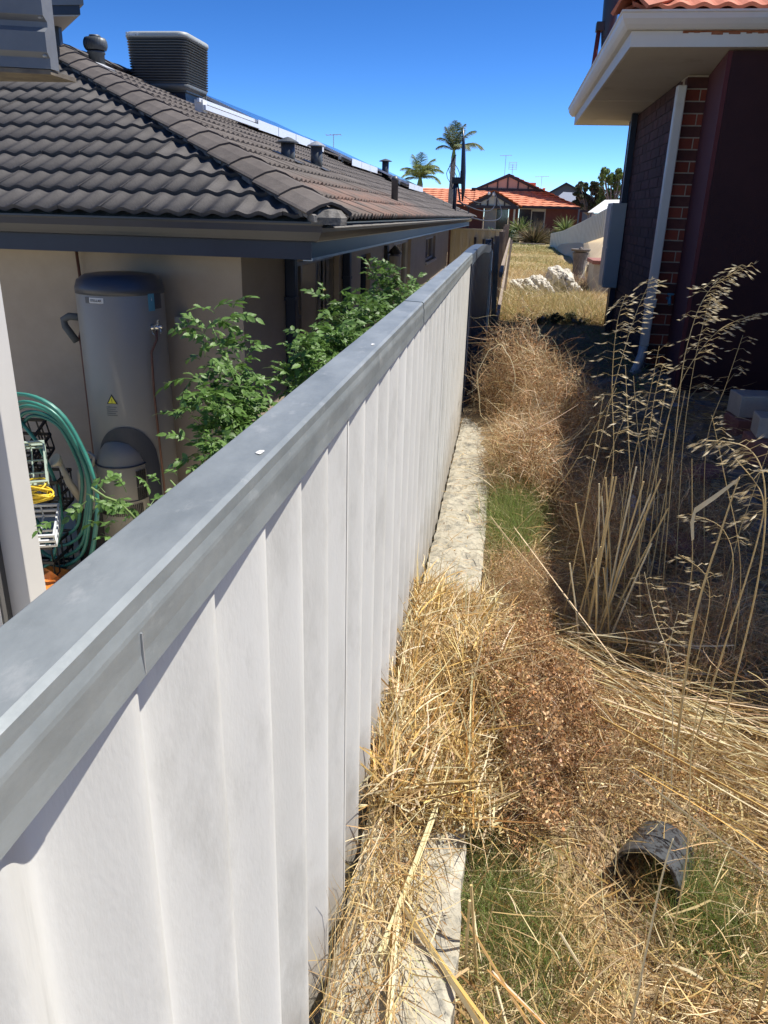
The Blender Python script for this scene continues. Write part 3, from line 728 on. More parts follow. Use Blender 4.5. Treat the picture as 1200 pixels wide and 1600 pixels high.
for z in zz:
    tp = 0.016*(cz1-z)/(cz1-cz0)*1.5
    obj('louvre', loft([(0.030+tp, z-0.011, 0.10), (0.004+tp, z-0.007, 0.115), (0.0+tp, z+0.001, 0.12), (0.028+tp, z+0.010, 0.10)]), m_evap, ec, smooth=False)
obj('lid', loft([(0.006, cz1-0.068, 0.12), (-0.004, cz1-0.055, 0.12), (0.0, cz1-0.018, 0.12), (0.02, cz1-0.004, 0.11), (0.05, cz1+0.0, 0.09), (0.2, cz1+0.012, 0.05)]), m_evap_top, ec, smooth=True)
obj('tray', loft([(0.10, cz0-0.02, 0.10), (0.05, cz0+0.0, 0.11), (0.03, cz0+0.05, 0.11), (0.05, cz0+0.055, 0.1)]), m_evap, ec, smooth=True)
obj('duct', MB().box((-4.70, 10.56, 1.05), (-4.20, 11.05, cz0-0.0)), m_navy_m, ec)
obj('duct_flashing', MB().box((-4.72, 10.53, 1.05), (-4.19, 10.555, 1.27)), m_zinc, ec)
obj('duct_collar', MB().box((-4.73, 10.52, cz0-0.03), (-4.17, 11.08, cz0-0.001)), m_evap, ec)
obj('drain_brace', MB().tube([(-4.17, 11.2, cz0), (-4.16, 11.15, 1.22), (-4.17, 11.1, 1.12)], 0.012), m_evap, ec)
def text(s, size, loc, rot, m, parent, name='lettering', ext=0.002, bold=0.0, align='LEFT', sx=1.0):
    c = bpy.data.curves.new(name, 'FONT'); c.body = s; c.size = size; c.extrude = ext; c.offset = bold; c.align_x = align
    c.materials.append(m)
    o = bpy.data.objects.new(name, c); COL.objects.link(o)
    dg = bpy.context.evaluated_depsgraph_get(); me_ = bpy.data.meshes.new_from_object(o.evaluated_get(dg))
    bpy.data.objects.remove(o); 
    o = bpy.data.objects.new(name, me_); COL.objects.link(o); o.parent = parent
    if not me_.materials: me_.materials.append(m)
    o.location = Vector(loc) - porg(parent); o.rotation_euler = rot; o.scale = (sx, 1, 1); return o
text('Breezair', 0.052, (cx0+0.045, cy0-0.004, cz1-0.052), (rad(90), 0, 0), m_white, ec, bold=0.0025, sx=1.0)

# cowl vents and pipes
def cowl(x, y, h, r_, hr, label, m_head=m_vent):
    z = roofz(x); t = thing('cowl_vent', (x, y, z), label, 'roof vent')
    obj('pipe', MB().lathe((x, y, z-0.06), [(r_, 0), (r_, h+0.03)], 18), m_vent, t, smooth=True)
    obj('cap', MB().lathe((x, y, z+h-0.03), [(hr, 0), (hr, 0.012), (hr*0.35, 0.05), (0.0, 0.062)], 18), m_head, t, smooth=False)
    obj('flashing', MB().obox((x, y, z+0.035), (0.15, 0.15, 0.005), ((-CO, 0, SI), (0, 1, 0), (SI, 0, CO))), m_vent, t)
    return t
cowl(-2.36, 8.69, 0.20, 0.073, 0.115, 'short dark cowl vent with wide cap, nearest of the vents below the solar panels')
cowl(-2.33, 9.87, 0.27, 0.07, 0.11, 'round grey cowl vent with shiny pale cap standing below the solar panels', m_zinc)
cowl(-2.95, 19.5, 0.42, 0.08, 0.15, 'far dark cowl vent with wide cap seen above the solar panels')
sp = thing('vent_pipe', (-1.5, 10.78, roofz(-1.5)), 'slim dark upright vent pipe with domed top low on the grey roof', 'roof vent')
obj('pipe', MB().lathe((-1.5, 10.78, roofz(-1.5)-0.05), [(0.045, 0), (0.045, 0.30), (0.05, 0.305), (0.05, 0.33), (0.03, 0.36), (0.0, 0.37)], 14), m_vent, sp, smooth=True)
# tv antenna far behind ridge
def antenna(x, y, z0, h, label, n=5, w=0.5):
    t = thing('tv_antenna', (x, y, z0), label, 'antenna')
    obj('mast', MB().tube([(x, y, z0-0.3), (x, y, z0+h)], 0.02, 6), m_zinc, t)
    obj('boom', MB().tube([(x-w*0.6, y, z0+h-0.05), (x+w*0.6, y, z0+h)], 0.015, 6), m_zinc, t)
    for i in range(n):
        q = x - w*0.55 + i*w*1.1/(n-1); obj('element', MB().tube([(q, y-0.3, z0+h-0.03), (q, y+0.3, z0+h-0.03)], 0.010, 5), m_zinc, t)
    return t

# solar panels
def array(y0, n, x0, label):
    t = thing('solar_array', (x0, y0, roofz(x0)), label, 'solar panels')
    L_ = 0.99
    for i in range(n):
        ya = y0 + i*1.01; yb = ya + 0.985; c = Vector((x0 - CO*L_/2, (ya+yb)/2, roofz(x0)+SI*L_/2)) + Vector((SI, 0, CO))*0.15
        ax = ((-CO, 0, SI), (0, 1, 0), (SI, 0, CO))
        obj('panel_skirt', MB().box((x0+0.066, ya, roofz(x0)+0.045), (x0+0.074, yb, roofz(x0)+0.165)), m_panel_frame, t)
        p = obj('panel_frame', MB().obox(c, (L_/2, (yb-ya)/2, 0.019), ax), m_panel_frame, t)
        obj('glass', MB().obox(c + Vector((SI, 0, CO))*0.0195, (L_/2-0.014, (yb-ya)/2-0.014, 0.0015), ax), m_panel, p)
    for s_ in (0.2, 0.8):
        q = Vector((x0 - CO*s_, y0 + n*1.01/2, roofz(x0)+SI*s_)) + Vector((SI, 0, CO))*0.10
        obj('rail', MB().obox(q, (0.02, n*1.01/2+0.1, 0.025), ((-CO, 0, SI), (0, 1, 0), (SI, 0, CO))), m_zinc, t)
    for i in range(n):
        q = Vector((x0 - CO*0.25, y0+0.5+i*1.01, roofz(x0)+SI*0.25)) + Vector((SI, 0, CO))*0.05
        obj('bracket', MB().obox(q, (0.015, 0.03, 0.04), ((-CO, 0, SI), (0, 1, 0), (SI, 0, CO))), m_zinc, t)
    return t
a1 = array(11.3, 4, -3.55, 'nearest row of solar panels on grey roof beside the evaporative cooler')
for dx, z0_, z1_ in ((0.07, 0.05, 0.10), (0.0, 0.13, 0.17)):
    obj('rail', MB().box((-3.55+dx, 9.25, roofz(-3.55)+z0_), (-3.52+dx, 11.29, roofz(-3.55)+z1_)), m_panel_frame, a1)
obj('isolator_box', MB().box((-3.6, 9.3, roofz(-3.55)+0.03), (-3.50, 9.42, roofz(-3.55)+0.16)), m_white, a1)
array(15.5, 3, -3.05, 'middle row of solar panels on the grey roof beyond the cowl vents')
array(18.7, 3, -2.35, 'farthest row of solar panels near the end of the grey roof')

# patio post and beam of the near patio at the left edge
pt = thing('patio_cover', (-2.3, 3.0, -2.45), 'pale steel patio post with slate beam end overhead at the left edge of the yard', 'patio cover')
obj('post', MB().box((-2.52, 3.0, -2.46), (-2.13, 3.14, 0.9)), m_patio, pt, bevel=0.006)
obj('post', MB().box((-2.85, 2.93, -2.46), (-2.245, 2.985, 0.9)), m_patio, pt)
obj('shadow_groove', MB().box((-2.27, 2.935, -2.46), (-2.235, 2.999, 0.9)), m_patio_dk, pt)
# beam end: folded sheet with rolled ribs
yb_ = 2.6
prof = [(0, 0.40), (0.002, 0.43), (-0.012, 0.445), (-0.012, 0.50), (0.008, 0.515), (0.008, 0.53), (-0.012, 0.545), (-0.012, 0.62), (0.004, 0.635), (0.004, 0.65), (-0.012, 0.66), (-0.012, 0.9)]
ringL = [(-2.6, yb_-0.35+o_, z) for o_, z in prof] + [(-2.6, yb_-0.30, 0.9), (-2.6, yb_-0.30, 0.40)]
ringR = [(-1.478, yb_+o_, z) for o_, z in prof] + [(-1.478, yb_+0.05, 0.9), (-1.478, yb_+0.05, 0.40)]
pass
obj('beam', MB().sweep(None, [ringL, ringR]), m_beam, pt, fix=True)
obj('beam_underside', MB().add([(-2.6, yb_-0.35, 0.398), (-1.482, yb_+0.002, 0.398), (-1.482, yb_+0.16, 0.398), (-2.6, yb_+0.10, 0.398), (-2.6, yb_-0.35, 0.385), (-1.482, yb_+0.002, 0.385), (-1.482, yb_+0.16, 0.385), (-2.6, yb_+0.10, 0.385)],
    [(0,1,2,3),(7,6,5,4),(0,4,5,1),(1,5,6,2),(2,6,7,3),(3,7,4,0)]), m_beam_under, pt)
for z in (0.435, 0.54): obj('screw', MB().lathe((-1.49, yb_-0.006, z), [(0.006, -0.004), (0.008, 0.0), (0.004, 0.005)], 8), m_zinc, pt)
# far patio roof corner standing on the grey roof
pf = thing('raised_patio_roof', (-4.6, 8.6, 1.5), 'raised patio roof corner with navy gutter on a strut above the grey roof', 'patio roof')
A_, B_, C_ = (-4.13, 7.9), (-4.98, 8.92), (-9, 8.92)
def slab(z0, z1, ins): 
    return [(-4.13-ins, 7.9+ins*0.3, z0), (-4.98-ins*1.2, 8.92, z0), (-9, 8.92, z0), (-9, 7.98+ins, z0)], (0, 0, z1-z0)
p_, d_ = slab(1.655, 1.665, 0.02); obj('soffit', MB().prism(p_, d_), m_soffit_grey, pf)
p_, d_ = slab(1.665, 1.74, 0.0); obj('fascia', MB().prism(p_, d_), m_navy_m, pf)
p_, d_ = slab(1.741, 1.80, -0.05); obj('gutter', MB().prism(p_, d_), m_beam, pf)
p_, d_ = slab(1.801, 1.83, -0.02); obj('roof_sheet', MB().prism(p_, d_), m_zinc, pf)
obj('strut', MB().box((-4.66, 8.32, 1.36), (-4.60, 8.38, 1.655)), m_navy_m, pf)

# ---------------------------------------------------------------- yard things beside the rendered house
# water heater
HX, HY, HR = -2.535, 5.01, 0.283
wh = thing('water_heater', (HX, HY, -2.45), 'tall grey cylindrical water heater with dark lid standing against the taupe wall', 'water heater')
ring = lambda r_, z: (r_, z)
obj('tank', MB().lathe((HX, HY, -2.40), [(HR-0.004, 0), (HR, 0.01), (HR, 1.86), (HR-0.006, 1.87)], 48), m_heater, wh, smooth=True)
obj('lid', MB().lathe((HX, HY, -2.40), [(HR+0.003, 1.862), (HR+0.003, 1.90), (HR-0.015, 1.945), (HR-0.06, 1.975), (HR-0.12, 1.985), (0, 1.99)], 48), m_heater_cap, wh, smooth=True)
obj('foot', MB().lathe((HX, HY, -2.45), [(HR-0.02, 0), (HR-0.02, 0.05)], 40), m_black, wh)
def patch(a0, a1, z0, z1, dr, m, name, parent, n=10, arch=0.0, thick=0.004, rows=8):
    """curved plate on the tank; angles from -Y direction, + towards +X; arch>0 rounds the top"""
    vs = []; g = []
    for d in (dr, dr-thick):
        for j in range(rows+1):
            for i in range(n+1):
                u = i/n; a = a0+(a1-a0)*u; top = z1 - arch*(1-math.sqrt(max(0, 1-(2*u-1)**2)))
                z = z0 + (top-z0)*j/rows; r_ = HR + d
                vs.append((HX + r_*math.sin(a), HY - r_*math.cos(a), z))
    m_ = n+1; R_ = (rows+1)*m_; fs = []
    for j in range(rows):
        for i in range(n):
            q = (j*m_+i, j*m_+i+1, (j+1)*m_+i+1, (j+1)*m_+i); fs.append(q); fs.append(tuple(R_+k for k in q[::-1]))
    for i in range(n): fs.append((i, R_+i, R_+i+1, i+1)); t = rows*m_+i; fs.append((t, t+1, R_+t+1, R_+t))
    for j in range(rows): a = j*m_; fs.append((a, a+m_, R_+a+m_, R_+a)); a = j*m_+n; fs.append((a, R_+a, R_+a+m_, a+m_))
    return obj(name, MB().add(vs, fs), m, parent, smooth=False)
fa = math.atan2(-HX, HY)  # towards the camera
ca = 0.42
ca = 0.17
obj_ = patch(ca-0.70, ca+0.86, -2.10, -1.395, 0.006, m_heater_dark, 'recess_plate', wh, n=24, arch=0.30)
# burner hood: half cylinder bulge
hx, hy = HX + (HR-0.06)*math.sin(ca-0.14), HY - (HR-0.06)*math.cos(ca-0.14)
hood = []
prof = [(0.175, -2.40), (0.175, -1.74), (0.17, -1.66), (0.145, -1.58), (0.10, -1.515), (0.04, -1.485), (0.0, -1.48)]
obj('burner_hood', MB().lathe((hx, hy, 0), prof, 40), m_heater, wh, smooth=True)
for z in (-1.66, -1.905):
    obj('seam', MB().lathe((hx, hy, z), [(0.1745, 0), (0.178, 0.003), (0.178, 0.007), (0.1745, 0.010)], 40), m_heater_cap, wh)
def hood_slot(a, z0, z1, w=0.006):
    c = Vector((hx + 0.177*math.sin(a), hy - 0.177*math.cos(a), (z0+z1)/2))
    obj('vent_slot', MB().obox(c, (w, 0.003, (z1-z0)/2), ((math.cos(a), math.sin(a), 0), (math.sin(a), -math.cos(a), 0), (0, 0, 1))), m_ink, wh)
for k in range(5): 
    hood_slot(1.0+k*0.10, -1.80, -1.69); hood_slot(1.0+k*0.10, -1.90, -1.81)
for k in range(26): hood_slot(-0.75 + k*0.075, -2.005, -1.925, 0.0028)
for k in range(4): hood_slot(-0.95 + k*0.055, -2.0, -1.93, 0.004)
# badge
ca = 0.50
bd = patch(ca-0.78, ca-0.42, -0.585, -0.552, 0.003, m_label_grey, 'badge', wh, n=8, rows=2)
patch(ca-0.90, ca-0.785, -0.588, -0.549, 0.003, m_heater_cap, 'badge_emblem', wh, n=4, rows=2)
def tank_text(s, size, a, z, m, parent, sx=1.0):
    r_ = HR + 0.0045; return text(s, size, (HX + r_*math.sin(a), HY - r_*math.cos(a), z), (rad(90), 0, a), m, parent, ext=0.0006, align='CENTER', sx=sx)
tank_text('STELLAR', 0.022, ca-0.60, -0.577, m_ink, wh, 0.95)
patch(ca+0.60, ca+0.78, -0.64, -0.53, 0.003, m_blue, 'energy_label', wh, n=5, rows=2)
patch(ca+0.785, ca+1.05, -0.63, -0.53, 0.003, m_label_grey if False else m_heater_cap, 'energy_label', wh, n=5, rows=2)
tank_text('i', 0.03, ca+0.69, -0.575, m_white, wh)
# warning triangle
a = ca-0.46; r_ = HR+0.003
def tri(cz, s_, m, dr, name):
    r2 = HR+dr; px = HX + r2*math.sin(a); py = HY - r2*math.cos(a); t_ = Vector((math.cos(a), math.sin(a), 0)); n_ = Vector((math.sin(a), -math.cos(a), 0))
    c = Vector((px, py, cz)); obj(name, MB().prism([c - t_*s_/2 - Vector((0, 0, s_*0.29)), c + t_*s_/2 - Vector((0, 0, s_*0.29)), c + Vector((0, 0, s_*0.58))], n_*0.0012), m, wh, fix=True)
tri(-1.215, 0.075, m_ink, 0.002, 'warning_sign'); tri(-1.2165, 0.055, m_yellow, 0.0035, 'warning_sign')
tank_text('!', 0.038, a, -1.2295, m_ink, wh)
for k in range(5):
    z = -1.262 - k*0.014
    patch(ca-0.62, ca-0.62+0.26-0.04*(k % 2), z, z+0.004, 0.002, m_mortar_grey, 'print_line', wh, n=4, rows=1, thick=0.001)
# relief valve and pipes
obj('relief_valve', MB().tube([(-2.28, 4.90, -0.74), (-2.235, 4.87, -0.74)], 0.02, 10).tube([(-2.27, 4.87, -0.745), (-2.20, 4.88, -0.735)], 0.012, 8).tube([(-2.23, 4.88, -0.74), (-2.225, 4.88, -0.69)], 0.009, 8), m_steel, wh)
obj('valve_ring', MB().tube([(-2.235+0.032*math.cos(t*0.6), 4.865, -0.765+0.028*math.sin(t*0.6)) for t in range(-1, 8)], 0.0035, 6), m_steel, wh)
obj('drain_pipe', MB().tube([(-2.235, 4.87, -0.76), (-2.24, 4.87, -0.82), (-2.27, 4.84, -0.90), (-2.275, 4.84, -1.2), (-2.25, 4.85, -2.35)], 0.008, 8), m_copper, wh, smooth=True)
obj('wall_bracket', MB().box((-2.27, 5.25, -0.79), (-2.19, 5.31, -0.72)), m_zinc, wh)
rp = thing('copper_riser', (-2.94, 5.25, -1.4), 'thin dark copper pipe with lagged triangular bend on the wall left of the heater', 'pipe')
obj('riser', MB().tube([(-2.965, 5.27, -0.28), (-2.955, 5.27, -0.60), (-2.952, 5.27, -0.74)], 0.011, 8).tube([(-2.952, 5.27, -0.74), (-3.01, 5.26, -0.90), (-2.99, 5.24, -0.95), (-2.985, 5.23, -1.05), (-2.985, 5.23, -1.7), (-2.985, 5.23, -2.4)], 0.012, 8), m_copper, rp, smooth=True)
obj('lagging', MB().tube([(-2.93, 5.19, -0.745), (-3.03, 5.19, -0.74), (-3.075, 5.19, -0.765), (-3.07, 5.19, -0.81), (-2.995, 5.19, -0.915)], 0.026, 10), m_lag, rp, smooth=True)
for z in (-0.55, -1.0): obj('pipe_clip', MB().lathe((-2.955, 5.27, z), [(0.02, 0), (0.02, 0.018)], 10), m_copper, rp)

# hose coil hanging in front of the wall
hc = thing('hose_coil', (-3.1, 4.95, -1.2), 'coil of teal green garden hose hanging against the wall beside the water heater', 'hose')
r = random.Random(11)
def hose_loop(cx, cy, cz, rx_, rz_, a0, a1, dy, n=40, wob=0.01):
    return [(cx + rx_*math.cos(a0+(a1-a0)*i/n)+wob*math.sin(i*0.7), cy + dy*i/n + 0.01*math.sin(i*0.5), cz + rz_*math.sin(a0+(a1-a0)*i/n)) for i in range(n+1)]
for k in range(6):
    rx_ = 0.25 + 0.036*k + r.uniform(-.02, .02); rz_ = 0.44 + 0.052*k + r.uniform(-.03, .03)
    pts = hose_loop(-3.0 + 0.006*k, 4.60-0.035*k, -1.76 - 0.012*k, rx_, rz_, rad(140), rad(-170), 0.05, 46)
    obj('hose_turn', MB().tube(pts, 0.0125, 8), m_hose, hc, smooth=True)
obj('hose_turn', MB().tube([(-3.3, 4.62, -1.28), (-3.15, 4.60, -1.33), (-3.0, 4.57, -1.5), (-2.88, 4.54, -1.8), (-2.86, 4.50, -2.05), (-2.93, 4.42, -2.3), (-3.1, 4.36, -2.42), (-3.4, 4.32, -2.43)], 0.0125, 8), m_hose, hc, smooth=True)
obj('hose_joint', MB().tube([(-2.95, 4.45, -2.425), (-3.0, 4.42, -2.43)], 0.02, 10), m_brick_red, hc)

def crate(x, y, z, sx, sy, sz, rotz, tilt, m, label, cells=(4, 3), group=None):
    t = thing('plastic_crate', (x, y, z), label, 'crate', group)
    t.rotation_euler = (tilt, 0, rotz)
    P = MB(); w = 0.008
    def o(a, b_): P.box((x+a[0], y+a[1], z+a[2]), (x+b_[0], y+b_[1], z+b_[2]))
    nx_, ny_ = cells
    Q = MB()
    for i in range(nx_+1):
        q = -sx/2 + sx*i/nx_; Q.box((x+q-w/2, y-sy/2, z), (x+q+w/2, y+sy/2, z+0.02))
        for s_ in (-1, 1): P.box((x+q-w/2, y+s_*sy/2-w/2, z+0.0205), (x+q+w/2, y+s_*sy/2+w/2, z+sz))
    for i in range(ny_+1):
        q = -sy/2 + sy*i/ny_; Q.box((x-sx/2, y+q-w/2, z+0.001), (x+sx/2, y+q+w/2, z+0.019))
        for s_ in (-1, 1): P.box((x+s_*sx/2-w/2, y+q-w/2, z+0.0205), (x+s_*sx/2+w/2, y+q+w/2, z+sz))
    R = MB()
    for zz_ in (z+sz*0.5, z+sz):
        R.box((x-sx/2-w, y-sy/2-w, zz_), (x+sx/2+w, y-sy/2+w/2, zz_+0.02)).box((x-sx/2-w, y+sy/2-w/2, zz_), (x+sx/2+w, y+sy/2+w, zz_+0.02))
        R.box((x-sx/2-w, y-sy/2+w/2, zz_+0.001), (x-sx/2+w/2, y+sy/2-w/2, zz_+0.019)).box((x+sx/2-w/2, y-sy/2+w/2, zz_+0.001), (x+sx/2+w, y+sy/2-w/2, zz_+0.019))
    obj('crate_base', Q, m, t); obj('crate_side', P, m, t); obj('crate_rim', R, m, t)
    return t
crate(-3.04, 4.38, -1.62, 0.34, 0.26, 0.13, 0.5, rad(58), m_crate_g, 'pale green plastic crate tipped on its side inside the hose coil')
crate(-3.08, 4.62, -1.98, 0.36, 0.28, 0.22, 0.2, 0, m_black, 'black plastic crate stacked behind the hose coil', (5, 4))
crate(-3.30, 4.78, -1.70, 0.40, 0.28, 0.24, 0.1, rad(20), m_black, 'black plastic crate leaning at the back of the hose coil', (6, 4))
crate(-3.00, 4.36, -2.06, 0.34, 0.28, 0.10, 0.35, rad(25), m_crate_w, 'pale grey plastic crate beneath the yellow cord', (3, 2))
crate(-3.10, 4.50, -2.40, 0.40, 0.30, 0.22, 0.1, 0, m_black, 'black plastic crate on the paving under the pale grey crate', (5, 4))
yc = thing('yellow_cord', (-2.85, 4.3, -1.78), 'bright yellow coiled cord resting on the pale grey crate', 'cord')
r = random.Random(5)
for k in range(9):
    rx_ = 0.11+r.uniform(-.02, .02); a0 = r.uniform(0, 6); zc = -1.80+0.014*k
    pts = [(-2.89 + rx_*math.cos(a0+i*0.3) + 0.004*math.sin(i), 4.28 + 0.06*math.sin(a0+i*0.3), zc + 0.03*math.sin(i*0.3+k) ) for i in range(22)]
    obj('cord_loop', MB().tube(pts, 0.0065, 6), m_cord, yc, smooth=True)
for q in range(1): pass
wc = thing('watering_can', (-2.75, 4.68, -1.95), 'beige watering can with round rose standing behind the hose', 'watering can')
obj('can_body', MB().lathe((-2.74, 4.74, -1.98), [(0.10, 0), (0.105, 0.02), (0.095, 0.26), (0.06, 0.32), (0.03, 0.33)], 20), m_can, wc, smooth=True)
obj('spout', MB().tube([(-2.82, 4.70, -1.93), (-2.87, 4.66, -1.80), (-2.895, 4.62, -1.64)], [0.03, 0.026, 0.018], 10), m_can, wc, smooth=True)
obj('rose', MB().tube([(-2.893, 4.625, -1.65), (-2.905, 4.60, -1.625), (-2.912, 4.588, -1.612)], [0.018, 0.045, 0.048], 16), m_can, wc, smooth=False)
obj('can_handle', MB().tube([(-2.70, 4.70, -1.68), (-2.67, 4.68, -1.60), (-2.72, 4.70, -1.58), (-2.78, 4.72, -1.66)], 0.012, 8), m_can, wc, smooth=True)
obj('stand_box', MB().box((-2.86, 4.66, -2.45), (-2.62, 4.86, -1.985)), m_black, wc)
og = thing('orange_bag', (-2.95, 4.3, -2.44), 'crumpled orange plastic bag lying on the paving under the hose', 'bag')
r = random.Random(9); vs = []; n = 12
for j in range(n):
    for i in range(n):
        u = i/(n-1)-.5; v = j/(n-1)-.5; e = max(abs(u), abs(v))*2
        vs.append((-2.98+0.45*u+r.uniform(-.015, .015), 4.42+0.36*v+r.uniform(-.015, .015), -2.445 + (1-e)*0.12*(0.6+0.6*r.random()) + 0.004))
obj('bag_skin', MB().add(vs, [(j*n+i, j*n+i+1, (j+1)*n+i+1, (j+1)*n+i) for j in range(n-1) for i in range(n-1)]), m_orange, og)
tr = thing('lit_paving_strip', (-2.83, 5.0, -2.44), 'flat white strip standing for sunlit paving at the foot of the heater', 'tray')
obj('strip_base', MB().box((-2.95, 4.78, -2.449), (-2.70, 4.95, -2.425)), m_white, tr, bevel=0.004)  # white slab stands for the lit strip of paving
# ---------------------------------------------------------------- brick house (right)
RH = thing('brick_house', (2.5, 9, -1.3), 'dark maroon brick house with cream gutters and terracotta tiles on the right', 'house')
BX, BY = 1.30, 7.10      # pier corner
YB = 10.15
CR = 0.0862
def brick_mesh(l, m):
    b = MB().box((0, 0, 0), (l, 0.10, CR-0.010)); me_ = mesh_of(b, m, 'brick'); return me_
bm_s, bm_h = brick_mesh(0.222, m_brick_red), brick_mesh(0.106, m_brick_red)
bm_sd, bm_hd = brick_mesh(0.222, m_brick_dark), brick_mesh(0.106, m_brick_dark)
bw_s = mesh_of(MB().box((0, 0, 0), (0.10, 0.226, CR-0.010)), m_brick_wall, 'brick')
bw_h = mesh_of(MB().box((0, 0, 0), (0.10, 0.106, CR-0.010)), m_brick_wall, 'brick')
zb = -1.36; zt = 1.065
nC = int((zt-zb)/CR)
pierc = obj('pier', MB().box((BX+0.006, BY+0.006, zb), (1.63, BY+0.3, zt)), m_mortar, RH)
for c in range(nC):
    z = zb + c*CR + 0.005
    if c % 2: inst('brick', bm_sd, pierc, (BX, BY, z)); inst('brick', bm_hd, pierc, (BX+0.232, BY, z))
    else: inst('brick', bm_h, pierc, (BX, BY, z)); inst('brick', bm_s, pierc, (BX+0.116, BY, z))
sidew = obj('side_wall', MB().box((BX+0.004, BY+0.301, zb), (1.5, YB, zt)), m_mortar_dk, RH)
cnt = 0; rest = MB()
for c in range(nC-1, -1, -1):
    z = zb + c*CR + 0.005; y = BY + 0.11 + (0.11 if c % 2 else 0)
    while y < YB - 0.1:
        l = min(0.226, YB - y)
        dx = random.uniform(-.002, .002)
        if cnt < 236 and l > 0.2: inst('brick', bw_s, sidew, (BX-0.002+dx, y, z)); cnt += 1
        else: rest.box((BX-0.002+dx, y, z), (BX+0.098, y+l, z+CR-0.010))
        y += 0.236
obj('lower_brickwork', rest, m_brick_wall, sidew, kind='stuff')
obj('end_wall', MB().box((1.31, YB, zb), (6, YB+0.2, zt)), m_brick_wall, RH)
obj('corner_pipe', MB().box((BX-0.07, 9.55, zb), (BX-0.01, 9.62, zt)), m_navy_m, RH)
# downpipe
dp = obj('downpipe', MB().box((1.215, 6.99, -1.02), (1.285, 7.07, 0.98)), m_cream, RH, bevel=0.008)
dp.rotation_euler = (0, 0, 0)
obj('pipe_elbow', MB().tube([(1.25, 7.03, -1.015), (1.24, 7.01, -1.10), (1.19, 6.9, -1.20), (1.15, 6.82, -1.25)], 0.038, 10), m_cream, RH, smooth=True)
obj('pipe_collar', MB().box((1.205, 6.98, -0.69), (1.295, 7.08, -0.62)), m_cream, RH, bevel=0.005)
# tap on the pier
tp = obj('garden_tap', MB().tube([(1.40, 7.10, -0.62), (1.40, 7.0, -0.62), (1.40, 6.97, -0.66)], 0.014, 8).box((1.375, 6.985, -0.585), (1.425, 7.0, -0.57)).tube([(1.40, 6.993, -0.62), (1.40, 6.993, -0.575)], 0.008, 6), m_blue, RH)
# dark blinds enclosing the verandah
bl = obj('outdoor_blind', MB().box((1.385, 6.12, -1.25), (3.4, 6.15, 1.06)), m_blind, RH)
obj('blind_return', MB().prism([(1.355, 6.125, -1.25), (1.384, 6.125, -1.25), (1.485, 7.095, -1.25), (1.455, 7.095, -1.25)], (0, 0, 2.31)), m_blind_l, RH)
obj('blind_bottom_rail', MB().box((1.39, 6.10, -1.28), (3.38, 6.16, -1.252)), m_black, bl)
# unseen wing out to the right, added to cast the yard's shadow
obj('shadow_wing_wall', MB().box((2.55, 2.75, -1.36), (2.75, 6.1, 1.06)), m_brick_wall, RH)
# meter box on the side wall
mb_ = obj('meter_box', MB().box((1.135, 9.50, -0.74), (1.292, 9.95, 0.17)), m_meter, RH, bevel=0.006)
obj('meter_box_door', MB().box((1.127, 9.53, -0.71), (1.1345, 9.92, -0.31)).box((1.127, 9.53, -0.29), (1.1345, 9.92, 0.14)), m_meter, mb_)
# soffit, fascia, gutter
QX, QY, QE = 0.62, 5.95, 10.85
def mit(d, z):   # far side return, corner, and right end
    return (QX+d, QE-d, z), (QX+d, QY+d, z), (1.60-0.0+0.0, QY+d, z), (4.5, QY+d, z)
def rsweep(prof, m, names, name):
    rows = [[mit(d, z)[i] for d, z in prof] for i in range(4)]
    back = [(4.5, QE-d, z) for d, z in prof]
    obj(name, MB().sweep(None, [rows[0], rows[1]]), m, RH, fix=True)
    obj(name, MB().sweep(None, [rows[1], rows[3]]), m, RH, fix=True)
    obj(name, MB().sweep(None, [back, rows[0]]), m, RH, fix=True)
gp = [(0.0, 1.262), (0.0, 1.250), (0.008, 1.244), (0.012, 1.215), (0.030, 1.185), (0.045, 1.168), (0.055, 1.160), (0.11, 1.160), (0.11, 1.172), (0.06, 1.172), (0.022, 1.22), (0.012, 1.262)]
rsweep(gp, m_cream, None, 'gutter')
rsweep([(0.086, 1.158), (0.086, 1.066), (0.106, 1.066), (0.106, 1.158)], m_fascia, None, 'fascia')
b = MB(); r = random.Random(3); n = 26
for i in range(n):
    x = 1.03 + i*0.036; h0 = 1.158; h1 = 1.140 + 0.014*r.random() - (0.006 if 4 < i < 18 else 0)
    b.box((x, QY+0.083, h1), (x+0.0361, QY+0.0855, h0))
obj('rust_streak', b, m_rust, RH)
obj('soffit', MB().box((QX+0.107, QY+0.107, 1.070), (1.60, QE-0.107, 1.078)).box((1.601, QY+0.107, 1.070), (4.5, QE-0.107, 1.078)), m_soffit, RH)
obj('soffit_joint', MB().box((QX+0.11, 8.6, 1.066), (BX, 8.63, 1.0695)), m_cream, RH)
# eaves of the added unseen wing, placed for their shadow
obj('shadow_wing_gutter', MB().box((1.60, 2.75, 1.16), (1.71, 5.94, 1.262)), m_cream, RH)
obj('shadow_wing_soffit', MB().box((1.70, 2.76, 1.07), (2.55, 5.94, 1.078)), m_soffit, RH)
